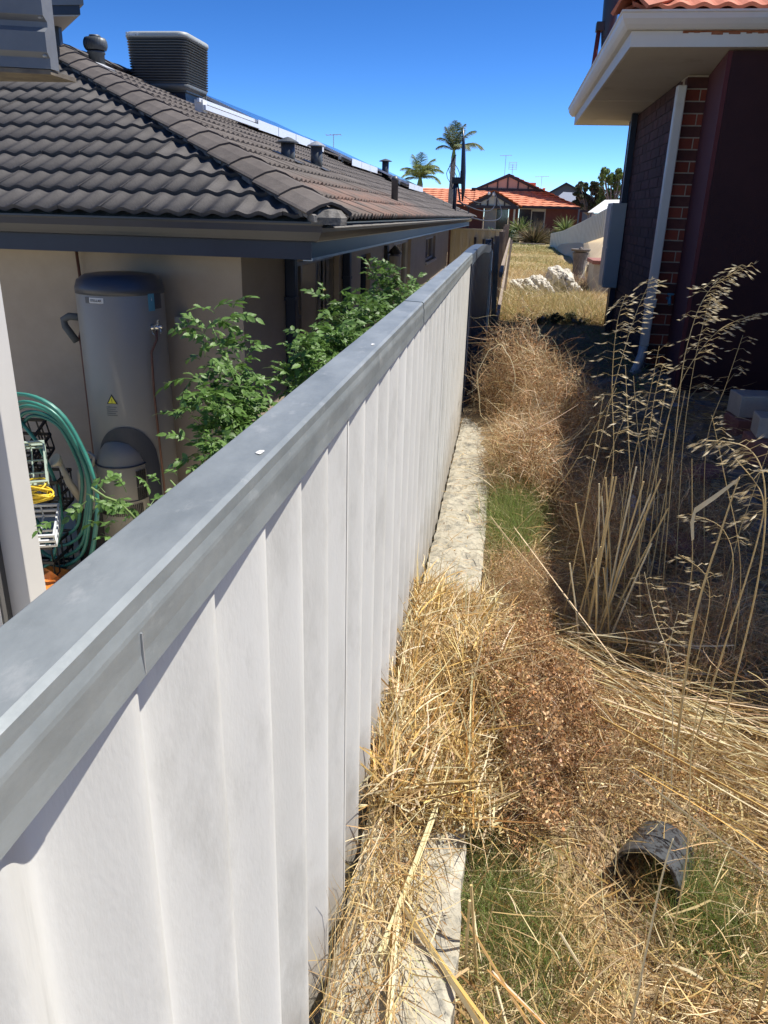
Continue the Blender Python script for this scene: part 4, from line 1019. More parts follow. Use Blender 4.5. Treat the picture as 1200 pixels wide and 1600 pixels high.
# roof planes and tiles (terracotta)
rz0 = 1.27; rs = 0.45; co = 1/math.sqrt(1+rs*rs); si = rs*co
x0, y0, y1 = QX+0.05, QY+0.05, QE-0.05; run = (y1-y0)/2
roofR = obj('roof_deck', MB().add([(x0, y0, rz0-0.03), (x0, y1, rz0-0.03), (x0+run, y0+run, rz0-0.03+rs*run), (7, y0+run, rz0-0.03+rs*run), (7, y0, rz0-0.03), (7, y1, rz0-0.03)],
     [(0, 2, 1), (0, 4, 3, 2), (1, 2, 3, 5), (0, 1, 5, 4)]), m_terra_far, RH)
obj('shadow_wing_roof', MB().add([(1.62, 2.77, 1.265), (1.62, 5.98, 1.265), (2.9, 5.98, 1.8), (2.9, 2.35, 1.8), (4.2, 2.0, 1.265), (4.2, 5.98, 1.265)], [(0, 3, 2, 1), (0, 4, 3), (4, 5, 2, 3), (0, 1, 5, 4)]), m_terra_far, RH)  # roof of the unseen wing, added to shade the side yard
FR = Matrix(((1, 0, 0), (0, co, -si), (0, si, co))); SR = Matrix(((0, co, -si), (-1, 0, 0), (0, si, co)))
tile_t = bpy.data.meshes.new('tile'); tile_t.from_pydata(tv, [], tf_); tile_t.materials.append(m_terra)
for r_ in range(3):
    for k in range(11):
        x = x0 + 0.02 + k*TW
        if x < x0 + r_*GAUGE*co: continue
        t = inst('tile', tile_t, roofR, (x, y0+r_*GAUGE*co, rz0+r_*GAUGE*si)); t.rotation_euler = FR.to_euler()
    for k in range(16):
        y = y1 - k*TW
        if y - TW < y0 + r_*GAUGE*co or y > y1 - r_*GAUGE*co: continue
        t = inst('tile', tile_t, roofR, (x0+r_*GAUGE*co, y, rz0+r_*GAUGE*si)); t.rotation_euler = SR.to_euler()
for i in range(7):
    d_ = Vector((run, run, rs*run)); a = Vector((x0, y0, rz0))
    ridge_cap(a+d_*(i/7), a+d_*((i+1.1)/7), m_terra, roofR, wd=0.15, drop=0.085, lift=0.075)

# masts with folded dark shade and bracket
def mast(x, y, z, s_, label, legs):
    t = thing('shade_mast', (x, y, z), label, 'mast')
    obj('pole', MB().tube([(x, y, z), (x+0.0, y, z+0.85*s_)], 0.055*s_, 12), m_navy_m, t, smooth=True)
    obj('bracket', MB().box((x-0.10*s_, y-0.06, z+0.78*s_), (x+0.24*s_, y+0.06, z+0.95*s_)).box((x+0.12*s_, y-0.05, z+0.93*s_), (x+0.24*s_, y+0.05, z+1.12*s_)), m_black, t, bevel=0.01)
    obj('folded_shade', MB().tube([(x+0.22*s_, y, z+0.32*s_), (x+0.23*s_, y, z+0.62*s_), (x+0.20*s_, y, z+1.1*s_), (x+0.17*s_, y, z+1.7*s_), (x+0.13*s_, y, z+2.2*s_)], [0.02*s_, 0.06*s_, 0.075*s_, 0.055*s_, 0.01], 10), m_navy, t, smooth=True)
    obj('brace', MB().tube([(x+0.06*s_, y, z+0.8*s_), (x+0.16*s_, y, z+0.30*s_)], 0.025*s_, 8), m_black, t)
    return t
m1 = mast(-1.38, 20.9, roofz(-1.38)-0.05, 0.88, 'dark blue mast with folded shade at the far end of the grey roof', 1)
r = random.Random(2)
for k in range(4):
    pts = [(-1.38-0.05*k+0.09*math.sin(i*0.9+k), 20.9, 0.75+0.14*i*0.75-0.0) for i in range(7)]
    obj('loose_cable', MB().tube([(-1.45, 20.9, 0.6)] + pts, 0.008, 5), m_wire, m1)
t = thing('shade_mast', (0.72, 9.4, 1.2), 'dark blue mast with folded shade behind the cream gutter of the brick house', 'mast')
obj('pole', MB().tube([(0.715, 9.0, 1.30), (0.735, 9.0, 1.72)], 0.022, 10), m_blind_l, t, smooth=True)
obj('bracket', MB().box((0.705, 8.95, 1.72), (0.80, 9.05, 1.80)).box((0.775, 8.95, 1.66), (0.80, 9.05, 1.88)), m_black, t, bevel=0.006)
obj('folded_shade', MB().tube([(0.815, 9, 1.42), (0.82, 9, 1.7), (0.835, 9, 2.0), (0.845, 9, 2.5), (0.85, 9, 3.1)], [0.02, 0.06, 0.085, 0.085, 0.02], 12), m_navy_m, t, smooth=True)
sg = thing('sagging_cables', (-0.9, 30, 0.5), 'thin black cables sagging from the far mast to the porch gable of the red house', 'cable')
for k, dz in enumerate((0.0, 0.25, 0.55)):
    a = Vector((-1.3, 20.95, 0.55-dz*0.9)); b2 = Vector((-1.10, 56.9, 1.55)); pts = []
    for i in range(22):
        f_ = i/21; p = a.lerp(b2, f_); p.z -= (1.3+0.5*k)*4*f_*(1-f_)*0.35; p.x += (0.7*k)*math.sin(math.pi*f_)*0.6; pts.append(p)
    obj('cable', MB().tube(pts, 0.014+0.004*k, 5), m_wire, sg)

# ---------------------------------------------------------------- red house at the back
FH = thing('orange_roofed_house', (0, 62, -1.5), 'single storey red brick house with orange tiled roof and half timbered gables across the lawn', 'house')
def course_roof(quad, n, m, parent, name='roof_slope', th=0.045):
    """stepped courses on a slope. quad: eave0, eave1, top1, top0"""
    e0, e1, t1, t0 = [Vector(q) for q in quad]; nrm = (e1-e0).cross(t0-e0).normalized()
    if nrm.z < 0: nrm = -nrm
    b = MB()
    for i in range(n):
        a, c = i/n, (i+1)/n
        p0, p1 = e0.lerp(t0, a), e1.lerp(t1, a); q1, q0 = e1.lerp(t1, c), e0.lerp(t0, c)
        L_ = (p1-p0).length; k = max(1, int(L_/0.30)); vs = []
        for j in range(k+1):
            f_ = j/k; h = 0.02*math.cos(j*math.pi)
            vs += [p0.lerp(p1, f_) + nrm*(th+h), q0.lerp(q1, f_) + nrm*(0.004+h*0.5), p0.lerp(p1, f_) - nrm*0.005]
        b.add(vs, [(3*j, 3*j+3, 3*j+4, 3*j+1) for j in range(k)] + [(3*j+2, 3*j+5, 3*j+3, 3*j) for j in range(k)])
    return obj(name, b, m, parent, kind='stuff')
ye, yg, zE, zG, zA = 60.0, 62.4, 0.72, 1.80, 2.90
course_roof(((-2.6, ye, zE), (4.95, ye, zE), (2.35, yg, zG), (-2.6, yg, zG)), 8, m_terra_far, FH)
course_roof(((-13, ye+0.2, zE), (-2.61, ye+0.2, zE), (-2.61, yg+0.2, zG+0.04), (-13, yg+0.2, zG+0.04)), 8, m_terra_far, FH)
course_roof(((4.95, ye, zE), (5.6, 74, zE), (0.15, 74, zA), (-0.22, yg, zA)), 14, m_terra_far, FH)
course_roof(((-13, 66, zE), (-2.6, 66, zE), (-2.61, yg+0.2, zG+0.04), (-13, yg+0.2, zG+0.04)), 3, m_terra_far, FH)
obj('roof_left_slope', MB().add([(-0.22, yg, zA), (0.15, 74, zA), (-4.5, 74, zG-0.4), (-2.75, yg, zG)], [(0, 1, 2, 3)]), m_terra_far, FH)
g = obj('gable_board', MB().prism([(-2.5, yg-0.03, zG+0.02), (2.25, yg-0.03, zG+0.02), (-0.22, yg-0.03, zA-0.06)], (0, 0.06, 0)), m_gable_pink, FH)
obj('gable_trim', MB().prism([(-2.95, yg-0.16, zG-0.05), (-2.6, yg-0.16, zG-0.05), (-0.22, yg-0.16, zA-0.20), (2.1, yg-0.16, zG-0.05), (2.4, yg-0.16, zG-0.05), (-0.22, yg-0.16, zA+0.03)], (0, 0.14, 0)), m_timber_dk, g, fix=True)
obj('gable_trim', MB().box((-2.9, yg-0.14, zG-0.06), (2.4, yg-0.02, zG+0.12)), m_timber_dk, g)
for x in (-1.75, -1.0, -0.27, 0.5, 1.25):
    h = zA - 0.1 - abs(x+0.22)*0.445
    obj('gable_stud', MB().box((x-0.05, yg-0.10, zG+0.12), (x+0.05, yg-0.031, h)), m_timber_dk, g)
# porch gable
py = 57.2
pg_ = obj('porch_gable', MB().prism([(-2.6, py, 0.63), (0.35, py, 0.68), (-1.13, py, 1.42)], (0, 0.08, 0)), m_gable, FH)
obj('barge_board', MB().prism([(-3.05, py-0.12, 0.50), (-2.65, py-0.12, 0.50), (-1.13, py-0.12, 1.30), (0.35, py-0.12, 0.55), (0.75, py-0.12, 0.55), (-1.13, py-0.12, 1.58)], (0, 0.11, 0)), m_timber_dk, pg_, fix=True)
obj('tie_beam', MB().box((-2.9, py-0.11, 0.47), (0.6, py-0.012, 0.66)), m_timber_dk, pg_)
for x in (-2.0, -1.5, -0.9, -0.35): obj('gable_stud', MB().box((x-0.05, py-0.06, 0.66), (x+0.05, py-0.001, 1.40-abs(x+1.13)*0.50)), m_timber_dk, pg_)
course_roof(((0.85, py-0.2, 0.62), (0.85, ye+0.9, 0.62+0.0), (-1.13, ye+3, 1.63), (-1.13, py-0.2, 1.63)), 6, m_terra_far, FH)
course_roof(((-3.1, ye+0.9, 0.55), (-3.1, py-0.2, 0.55), (-1.13, py-0.2, 1.63), (-1.13, ye+3, 1.63)), 6, m_terra_far, FH)
obj('porch_post', MB().box((-2.85, py, -1.5), (-2.72, py+0.12, 0.5)), m_timber_dk, FH)
obj('porch_post', MB().box((0.30, py, -1.5), (0.42, py+0.12, 0.5)), m_gable, FH)
obj('porch_light', MB().lathe((-1.13, py-0.16, 1.28), [(0.09, 0), (0.12, 0.1), (0.09, 0.2)], 10).lathe((-1.45, py-0.16, 1.33), [(0.08, 0), (0.11, 0.09), (0.08, 0.18)], 10), m_white, FH)
# walls with openings
wy = 60.7
b = MB()
for x0_, x1_, z0_, z1_ in ((-12, -1.9, -1.6, .72), (-1.9, 0.05, -1.6, -1.5), (-1.9, 0.05, .55, .72), (0.05, 0.62, -1.6, .72), (0.62, 2.62, -1.6, -.95), (0.62, 2.62, .58, .72), (2.62, 4.9, -1.6, .72)):
    b.box((x0_, wy, z0_), (x1_, wy+0.2, z1_))
obj('wall', b, m_far_brick, FH)
obj('wall', MB().box((4.7, wy+0.2, -1.6), (4.9, 74, .72)), m_far_brick, FH)
def fwin(x0_, x1_, z0_, z1_, mull, mats_):
    w = obj('window', MB().box((x0_, wy+0.05, z0_), (x0_+0.07, wy+0.12, z1_)).box((x1_-0.07, wy+0.05, z0_), (x1_, wy+0.12, z1_)).box((x0_+.07, wy+0.05, z1_-0.07), (x1_-.07, wy+0.12, z1_)).box((x0_+.07, wy+0.05, z0_), (x1_-.07, wy+0.12, z0_+0.07)), m_gable, FH)
    k = len(mats_)
    for i in range(k):
        a = x0_+0.07+(x1_-x0_-0.14)*i/k; c = x0_+0.07+(x1_-x0_-0.14)*(i+1)/k
        obj('pane', MB().box((a+0.03, wy+0.09, z0_+0.07), (c-0.03, wy+0.11, z1_-0.07)), mats_[i], w)
        if i: obj('mullion', MB().box((a-0.03, wy+0.06, z0_+0.07), (a+0.03, wy+0.12, z1_-0.07)), m_gable, w)
fwin(0.62, 2.62, -0.95, 0.58, 1, [m_glass, m_glass])
fwin(-1.9, 0.05, -1.5, 0.55, 1, [m_glass_l, m_glass])
obj('pelmet', MB().box((1.66, wy+0.02, 0.38), (2.58, wy+0.08, 0.55)), m_gable, FH)
obj('fascia', MB().box((-13, ye-0.03, 0.60), (-2.95, ye+0.0, 0.73)).box((0.85, ye-0.05, 0.58), (5.0, ye-0.01, 0.72)), m_timber_dk, FH)
obj('carport_beam', MB().box((5.0, 60.1, 0.42), (5.9, 60.3, 0.55)), m_timber_dk, FH)
obj('carport_post', MB().box((5.02, 60.1, -1.5), (5.16, 60.3, 0.42)).box((4.95, 59.9, -1.5), (5.0, 60.0, 0.42)), m_far_brick, FH)
obj('roof_vent', MB().lathe((2.55, 66, 1.85), [(0.09, 0), (0.09, 0.2), (0.14, 0.24), (0.0, 0.3)], 10), m_terra, FH)
obj('chimney', MB().box((1.5, 73, 2.1), (2.1, 73.5, 2.75)), m_terra, FH)
antenna(-0.55, 63, 2.8, 1.4, 'tall tv antenna on the peak of the orange roofed house', 5, 0.7)
t = thing('tv_antenna', (0.0, 64, 2.8), 'short square grid tv antenna on the orange roof beside the peak', 'antenna')
obj('mast', MB().tube([(0.0, 64, 2.6), (0.0, 64, 3.65)], 0.02, 6), m_zinc, t)
for i in range(5): obj('element', MB().tube([(-0.28, 64, 3.3+i*0.12), (0.28, 64, 3.3+i*0.12)], 0.012, 5), m_zinc, t)
for i in (-.28, 0.28): obj('side_bar', MB().tube([(i, 64, 3.28), (i, 64, 3.8)], 0.012, 5), m_zinc, t)
antenna(2.3, 66, 1.8, 1.15, 'thin tv antenna on the right slope of the orange roof', 5, 0.9)
antenna(-8.6, 40, 1.8, 1.65, 'small tv antenna peeping over the solar panels', 4, 0.6)
# slate house beyond
GH = thing('slate_roofed_house', (6.3, 92, -1.5), 'slate grey gabled house far behind the orange roof', 'house')
obj('wall', MB().box((3.5, 91, -1.6), (9.0, 96, 1.9)), m_roof_slate, GH)
obj('gable_wall', MB().prism([(3.3, 90.9, 1.9), (9.1, 90.9, 1.9), (5.75, 90.9, 3.40)], (0, 0.1, 0)), m_roof_slate, GH)
obj('roof_slope', MB().add([(5.75, 90.6, 3.5), (9.4, 90.6, 1.85), (10.4, 99, 1.85), (6.7, 99, 3.5), (3.0, 90.6, 1.95), (3.0, 99, 1.95)], [(0, 1, 2, 3), (0, 3, 5, 4)]), m_zinc, GH)
obj('barge_board', MB().prism([(2.9, 90.5, 1.85), (3.2, 90.5, 1.85), (5.75, 90.5, 3.3), (9.2, 90.5, 1.8), (9.5, 90.5, 1.8), (5.75, 90.5, 3.52)], (0, 0.1, 0)), m_timber_dk, GH, fix=True)
obj('lower_roof', MB().add([(4.2, 84, 1.55), (7.6, 84, 1.45), (6.6, 88, 2.45), (5.4, 88, 2.5)], [(0, 1, 2, 3)]), m_zinc, GH)
# white shed roof and sheds at the far right
SH = thing('garden_shed', (6.0, 58, -1.2), 'pale grey steel garden shed with white roof behind the pale fence', 'shed')
obj('wall', MB().box((5.75, 57, -1.5), (7.6, 59.5, 0.35)), m_fence_pale, SH)
obj('roof', MB().add([(5.2, 56.7, 0.38), (7.9, 56.7, 0.5), (7.9, 60, 1.3), (6.6, 60, 1.25)], [(0, 1, 2, 3)]), m_white, SH)
obj('opening', MB().box((5.9, 56.97, -0.1), (6.9, 56.99, 0.28)), m_ink, SH)
obj('side_fence', MB().box((4.9, 56, -1.5), (6.1, 56.1, -0.25)), m_fence_pale, SH)
# pale fence on the right of the lawn
pf2 = thing('pale_steel_fence', (3, 35, -1.3), 'pale grey ribbed steel fence stepping up the sandy path at the right of the lawn', 'fence')
segs2 = [((2.25, 43.0), (2.62, 39.5), -1.52, -0.80, -1.40, -0.60), ((2.62, 39.5), (2.85, 33.0), -1.42, -0.60, -0.95, -0.17), ((2.85, 33.0), (2.92, 25.4), -1.0, -0.17, -0.5, 0.27)]
for p, q, a0, a1, b0, b1 in segs2:
    obj('steel_panel', ribbed(p, q, a0, a1, 0.42, 0.055, (b0-a0, b1-a1)), m_fence_pale, pf2)
    obj('top_rail', MB().sweep(None, [[(c[0]-.03, c[1], z-0.01), (c[0]-.03, c[1], z+0.03), (c[0]+.03, c[1], z+0.03), (c[0]+.03, c[1], z-0.01)] for c, z in ((p, a1), (q, b1))]), m_fence_pale, pf2)
    obj('post', MB().box((p[0]-0.035, p[1]-0.03, a0-0.2), (p[0]+0.0, p[1]+0.03, a1+0.03)), m_fence_pale, pf2)
# pedestal (bird bath) by the path
pb = thing('stone_bird_bath', (1.62, 18, -1.3), 'low grey stone bird bath on the dry lawn beside the sandy path', 'bird bath')
obj('bowl', MB().lathe((1.60, 18, -0.66), [(0.08, -0.03), (0.20, 0.0), (0.21, 0.04), (0.17, 0.04), (0.05, 0.03), (0.03, 0.07), (0.0, 0.09)], 18), m_rubble, pb, smooth=False)
obj('pedestal', MB().lathe((1.60, 18, -1.35), [(0.17, 0), (0.17, 0.12), (0.13, 0.2), (0.14, 0.5), (0.17, 0.66)], 14), m_rubble, pb, smooth=False)
ob = thing('masonry_planter', (1.9, 15.5, -1.3), 'low cream block planter with red paver top beside the brick house corner', 'planter')
obj('block_side', MB().box((1.62, 15.2, -1.4), (2.6, 16.2, -0.78)), m_concrete, ob, bevel=0.01)
obj('paver_top', MB().box((1.58, 15.15, -0.778), (2.65, 16.25, -0.71)), m_paver, ob, bevel=0.01)
so_ = obj('retaining_kerb', MB().box((2.0, 20.2, -1.5), (6, 20.45, -1.05)), m_rubble, None); tag(so_, 'grey kerb retaining the sandy path behind the bird bath', 'kerb')

# limestone rocks on the dry lawn
def rock(x, y, z, rx_, ry_, rz_, seed, label, m=m_rock, sub=4):
    bm = bmesh.new(); bmesh.ops.create_icosphere(bm, subdivisions=sub, radius=1.0); r = np.random.RandomState(seed)
    ph = r.uniform(0, 6, 12)
    for v in bm.verts:
        p = v.co; d = 1 + 0.20*math.sin(2.2*p.x+ph[0])*math.cos(2.0*p.y+ph[1]) + 0.10*math.sin(4*p.z+ph[2]+3*p.x) + 0.11*math.sin(9*p.x+ph[3])*math.sin(8*p.z+ph[4]) + 0.08*math.sin(19*p.z+ph[5])*math.cos(17*p.x+ph[6])*math.cos(14*p.y+ph[7]) + r.uniform(-.012, .012)
        v.co = Vector((p.x*rx_*d, p.y*ry_*d, p.z*rz_*d))
    me_ = bpy.data.meshes.new('limestone_rock'); bm.to_mesh(me_); bm.free(); me_.materials.append(m)
    o = bpy.data.objects.new('limestone_rock', me_); COL.objects.link(o); o.location = (x, y, z); ORG[o.name] = Vector((x, y, z))
    tag(o, label, 'rock', 'limestone rocks on the dry lawn'); return o
rock(1.02, 15.6, -1.10, 0.28, 0.3, 0.25, 1, 'tallest white limestone boulder in the heap on the dry lawn')
rock(0.62, 15.2, -1.20, 0.24, 0.25, 0.17, 2, 'broad low limestone boulder left of the tallest boulder on the dry lawn')
rock(0.28, 15.7, -1.24, 0.17, 0.2, 0.12, 3, 'small pale limestone rock at the left end of the heap on the dry lawn')
rock(0.78, 14.4, -1.24, 0.15, 0.16, 0.17, 4, 'mossy dark limestone rock in front of the tallest boulder')
rock(0.45, 13.9, -1.29, 0.11, 0.11, 0.08, 5, 'small limestone rock lying in dry grass before the heap')
rock(1.30, 15.0, -1.25, 0.13, 0.13, 0.13, 6, 'small limestone rock at the right end of the heap on the dry lawn')
# mound in the rear lawn of far things: dark stump
# shaded yard by the brick house: blocks, pavers, rubble
def loose(name, c, half, rz_, m, label, cat, tilt=0):
    o = obj(name, MB().box((c[0]-half[0], c[1]-half[1], c[2]-half[2]), (c[0]+half[0], c[1]+half[1], c[2]+half[2])), m, None, bevel=0.006, origin=c)
    o.location = c; o.rotation_euler = (tilt, tilt*0.6, rz_); return tag(o, label, cat)
loose('concrete_block', (1.72, 5.15, -1.08), (0.20, 0.10, 0.07), 0.1, m_concrete, 'cream concrete block on top of the pallet by the blind', 'block')
loose('concrete_block', (1.66, 4.62, -1.09), (0.15, 0.09, 0.06), -0.1, m_concrete, 'cream concrete block in front of the pallet by the blind', 'block')
loose('concrete_block', (1.75, 5.12, -1.23), (0.24, 0.12, 0.075), 0.1, m_paver, 'red block underneath the upper cream concrete block', 'block')
loose('concrete_block', (1.72, 4.60, -1.24), (0.24, 0.12, 0.085), 0.0, m_paver, 'red block underneath the lower cream concrete block', 'block')
loose('paver', (0.86, 3.2, -1.30), (0.11, 0.07, 0.025), 0.5, m_paver, 'red paver lying in the shaded weeds nearest the oat stalks', 'paver', 0.1)
loose('paver', (1.03, 3.45, -1.29), (0.11, 0.06, 0.025), -0.3, m_paver, 'red paver lying behind the nearest one in the shaded yard', 'paver', -0.1)
loose('paver', (0.80, 3.95, -1.29), (0.13, 0.06, 0.03), 0.1, m_paver, 'long red paver lying among grey rubble in the shaded yard', 'paver', 0.05)
loose('paver', (1.15, 4.15, -1.27), (0.12, 0.07, 0.03), 0.9, m_paver, 'red paver farthest right among the rubble in the shaded yard', 'paver')
loose('white_tile', (1.22, 5.75, -1.26), (0.11, 0.05, 0.02), 0.1, m_label_grey, 'pale tile lying at the foot of the brick pier', 'tile')
loose('concrete_slab', (1.5, 6.1, -1.27), (0.5, 0.2, 0.03), 0.0, m_rubble, 'grey concrete slab at the foot of the maroon blind', 'slab')
bg_ = thing('plastic_scrap', (0.68, 3.4, -1.3), 'crumpled pale blue plastic scrap in the shaded weeds', 'litter')
r = random.Random(6); vs = []; n = 7
for j in range(n):
    for i in range(n): vs.append((0.62+0.024*i+r.uniform(-.008, .008), 3.40+0.03*j+r.uniform(-.01, .01), -1.31+0.10*r.random()*(1-abs(i-3)/4)))
obj('scrap_sheet', MB().add(vs, [(j*n+i, j*n+i+1, (j+1)*n+i+1, (j+1)*n+i) for j in range(n-1) for i in range(n-1)]), m_plastic_bag, bg_)
# rubble as stuff
b = MB(); r = random.Random(8)
for k in range(900):
    x = r.uniform(0.55, 2.4); y = r.uniform(2.7, 6.9); s_ = r.uniform(0.006, 0.03)*(1+(r.random() < 0.1)*1.2)
    z = float(gz(x, y)) + s_*0.2; a = r.uniform(0, 3)
    b.obox((x, y, z), (s_*r.uniform(.7, 1.5), s_, s_*0.6), ((math.cos(a), math.sin(a), r.uniform(-.4, .4)), (-math.sin(a), math.cos(a), r.uniform(-.4, .4)), (0.1, 0, 1)))
o = obj('rubble', b, m_rubble, None, kind='stuff'); tag(o, 'grey rubble and gravel scattered over the shaded side yard', 'rubble')

# black pipe lying in the grass
pp = thing('drain_pipe', (0.42, 1.42, -1.32), 'short length of wide dark plastic drain pipe lying half buried in dry grass', 'pipe')
ax = Vector((-0.42, -0.85, 0.22)).normalized(); c0 = Vector((0.40, 1.33, -1.335)); R_ = 0.072
u = ax.cross(Vector((0, 0, 1))).normalized(); w = u.cross(ax)
vs = []; n = 36; rings = [(0, R_), (0, R_-0.006), (0.26, R_-0.006), (0.26, R_), (0.055, R_), (0.052, R_+0.004), (0.0, R_+0.004)]
prof = [(0.0, R_+0.003), (0.0, R_-0.005), (0.16, R_-0.005), (0.16, R_), (0.050, R_), (0.048, R_+0.003)]
for d_, rr_ in prof:
    for k in range(n): a = 2*math.pi*k/n; vs.append(c0 - ax*d_ + (u*math.cos(a)+w*math.sin(a))*rr_)
m_ = len(prof); fs = [(i*n+k, i*n+(k+1) % n, ((i+1) % m_)*n+(k+1) % n, ((i+1) % m_)*n+k) for i in range(m_) for k in range(n)]
obj('pipe_wall', MB().add(vs, fs), m_pipe, pp, smooth=False, fix=True)
# ---------------------------------------------------------------- vegetation
def palette(n, cols, var=0.12):
    c = np.array(cols)[rng.randint(0, len(cols), n)]
    return np.clip(c * (1 + rng.normal(0, var, (n, 1))) * (1 + rng.normal(0, 0.04, (n, 3))), 0.003, 1)
STRAW = [(0.58, 0.42, 0.18), (0.66, 0.50, 0.25), (0.46, 0.30, 0.11), (0.72, 0.60, 0.36), (0.34, 0.20, 0.075)]
STRAWO = [(0.64, 0.42, 0.13), (0.72, 0.52, 0.21), (0.46, 0.27, 0.08)]
PALE = [(0.68, 0.58, 0.36), (0.76, 0.67, 0.45), (0.56, 0.45, 0.25)]
BROWN = [(0.42, 0.24, 0.10), (0.52, 0.32, 0.15), (0.32, 0.17, 0.065), (0.64, 0.45, 0.25), (0.40, 0.20, 0.075), (0.20, 0.105, 0.045)]
WEED = [(0.62, 0.44, 0.24), (0.40, 0.20, 0.08), (0.46, 0.30, 0.14), (0.56, 0.42, 0.25), (0.32, 0.19, 0.09), (0.62, 0.49, 0.32), (0.36, 0.20, 0.09), (0.5, 0.33, 0.17)]
GREEN = [(0.22, 0.30, 0.07), (0.28, 0.36, 0.10), (0.17, 0.24, 0.055), (0.28, 0.29, 0.11), (0.36, 0.32, 0.15)]
def ribbons(base, dirv, length, width, k=3, bend=0.3, gravity=0.0, tint=None, curl=0.0, taper=True):
    """bundles of narrow blades. base (n,3), dirv (n,3) unit, length (n,), width (n,)"""
    n = len(base); P = np.zeros((n, k+1, 3)); P[:, 0] = base; d = dirv / np.linalg.norm(dirv, axis=1, keepdims=True)
    bv = rng.normal(0, 1, (n, 3)); bv /= np.linalg.norm(bv, axis=1, keepdims=True)
    st = (length/k)[:, None]
    cv = rng.normal(0, 1, (n, 3))
    for i in range(k):
        P[:, i+1] = P[:, i] + d*st
        if curl > 0: bv = bv + rng.normal(0, curl, (n, 3)); bv /= np.linalg.norm(bv, axis=1, keepdims=True)
        d = d + bv*bend/k; d[:, 2] -= gravity/k
        d /= np.linalg.norm(d, axis=1, keepdims=True)
    side = np.cross(P[:, -1]-P[:, 0], rng.normal(0, 1, (n, 3))); side /= (np.linalg.norm(side, axis=1, keepdims=True)+1e-9)
    wv = np.array([1.0 - (0.75*(i/k)**1.5 if taper else 0) for i in range(k+1)])
    wv[0] *= 0.7
    off = side[:, None, :]*(width[:, None, None]*wv[None, :, None]*0.5)
    V = np.stack([P-off, P+off], 2).reshape(n, 2*(k+1), 3)
    b_ = np.arange(n)[:, None]*2*(k+1)
    F = np.concatenate([np.stack([b_[:, 0]+2*i, b_[:, 0]+2*i+1, b_[:, 0]+2*i+3, b_[:, 0]+2*i+2], 1) for i in range(k)], 0)
    T = np.repeat(tint, 2*(k+1), axis=0) if tint is not None else None
    return V.reshape(-1, 3), F, T
class Acc:
    def __init__(s): s.V = []; s.F = []; s.T = []; s.n = 0
    def add(s, V, F, T): s.V.append(V); s.F.append(F+s.n); s.T.append(T); s.n += len(V); return s
    def build(s, name, m, parent=None, kind=None, origin=None): return np_mesh(name, np.concatenate(s.V), np.concatenate(s.F), m, np.concatenate(s.T), parent, kind, origin)
def flakes(c, size, tint, elong=2.2):
    """small random diamond-shaped bits"""
    n = len(c); a = rng.normal(0, 1, (n, 3)); a /= np.linalg.norm(a, axis=1, keepdims=True)
    b_ = np.cross(a, rng.normal(0, 1, (n, 3))); b_ /= np.linalg.norm(b_, axis=1, keepdims=True)
    s_ = size[:, None]; V = np.stack([c - a*s_*elong*.5, c + b_*s_*.5 + a*s_*0.1, c + a*s_*elong*.5, c - b_*s_*.5 + a*s_*0.1], 1)
    F = np.arange(n)[:, None]*4 + np.arange(4)[None, :]
    return V.reshape(-1, 3), F, np.repeat(tint, 4, axis=0)
def unit(n): v = rng.normal(0, 1, (n, 3)); return v/np.linalg.norm(v, axis=1, keepdims=True)

# --- straw litter over the near ground
def shadeyard(x, y): return sstep(0.45, 0.75, x)*sstep(2.0, 2.6, y)
A1 = Acc()
n = 88000
x = rng.uniform(-0.19, 1.75, n); y = 0.42 + 5.6*rng.uniform(0, 1, n)**1.7
dens = 1.0 - 0.62*shadeyard(x, y)
# bare limestone between y 2.3 and 5.7
on_block = (x < 0.02)
vis_blk = on_block & (y > 2.35)
dens = np.where(vis_blk, 0.03, dens)
blk2 = on_block & (y < 1.35)
dens = np.where(blk2, 0.035, dens)
dens = np.where(on_block & (y < 0.95), 0.05, dens)
grn = np.exp(-(((x-0.14)/0.1)**2+((y-3.4)/0.35)**2)) + 0.6*np.exp(-(((x-0.14)/0.09)**2+((y-1.18)/0.15)**2))
dens = dens*(1-0.8*np.clip(grn, 0, 1))
keep = rng.uniform(0, 1, n) < dens; x = x[keep]; y = y[keep]; n = len(x)
blockz = np.where((x < 0.012) & (y < 5.75), -1.243 - 0.012*np.floor(np.clip(y/1.0, 0, 6)), -9)
z0 = np.maximum(gz(x, y), blockz)
z = z0 + rng.exponential(0.018, n)*np.where(x > 0.02, 1.6, 1.0)
clx = np.floor(x*11)*12.9898+np.floor(y*8)*78.233; ang = (np.sin(clx)*43758.5453) % 6.283
d = unit(n); d = d*0.75 + np.stack([np.cos(ang), np.sin(ang), 0*ang], 1)*0.7; d[:, 2] = np.abs(d[:, 2])*0.28 + 0.02
flow = np.stack([np.ones(n)*0.8, -0.55*np.ones(n), np.zeros(n)], 1)
fl = (sstep(1.4, 2.2, y)*sstep(0.3, 0.6, x))[:, None]
d = d*(1-0.6*fl) + flow*0.6*fl*np.sign(rng.uniform(-1, 1, (n, 1)))
L_ = rng.uniform(0.02, 0.14, n)*(0.7+0.3*(y > 1.0)); L_ = np.where((x < 0.03) & (y < 1.4), L_*0.5, L_); w_ = rng.uniform(0.0008, 0.0028, n)*np.where(rng.uniform(0, 1, n) < 0.12, 2.2, 1.0)
t_ = palette(n, STRAW, 0.16)
A1.add(*ribbons(np.stack([x, y, z], 1), d, L_, w_, 3, 0.6, 0.15, t_))
o = A1.build('straw_litter', m_straw, kind='stuff'); tag(o, 'matted golden straw covering the ground beside the limestone edging', 'straw')
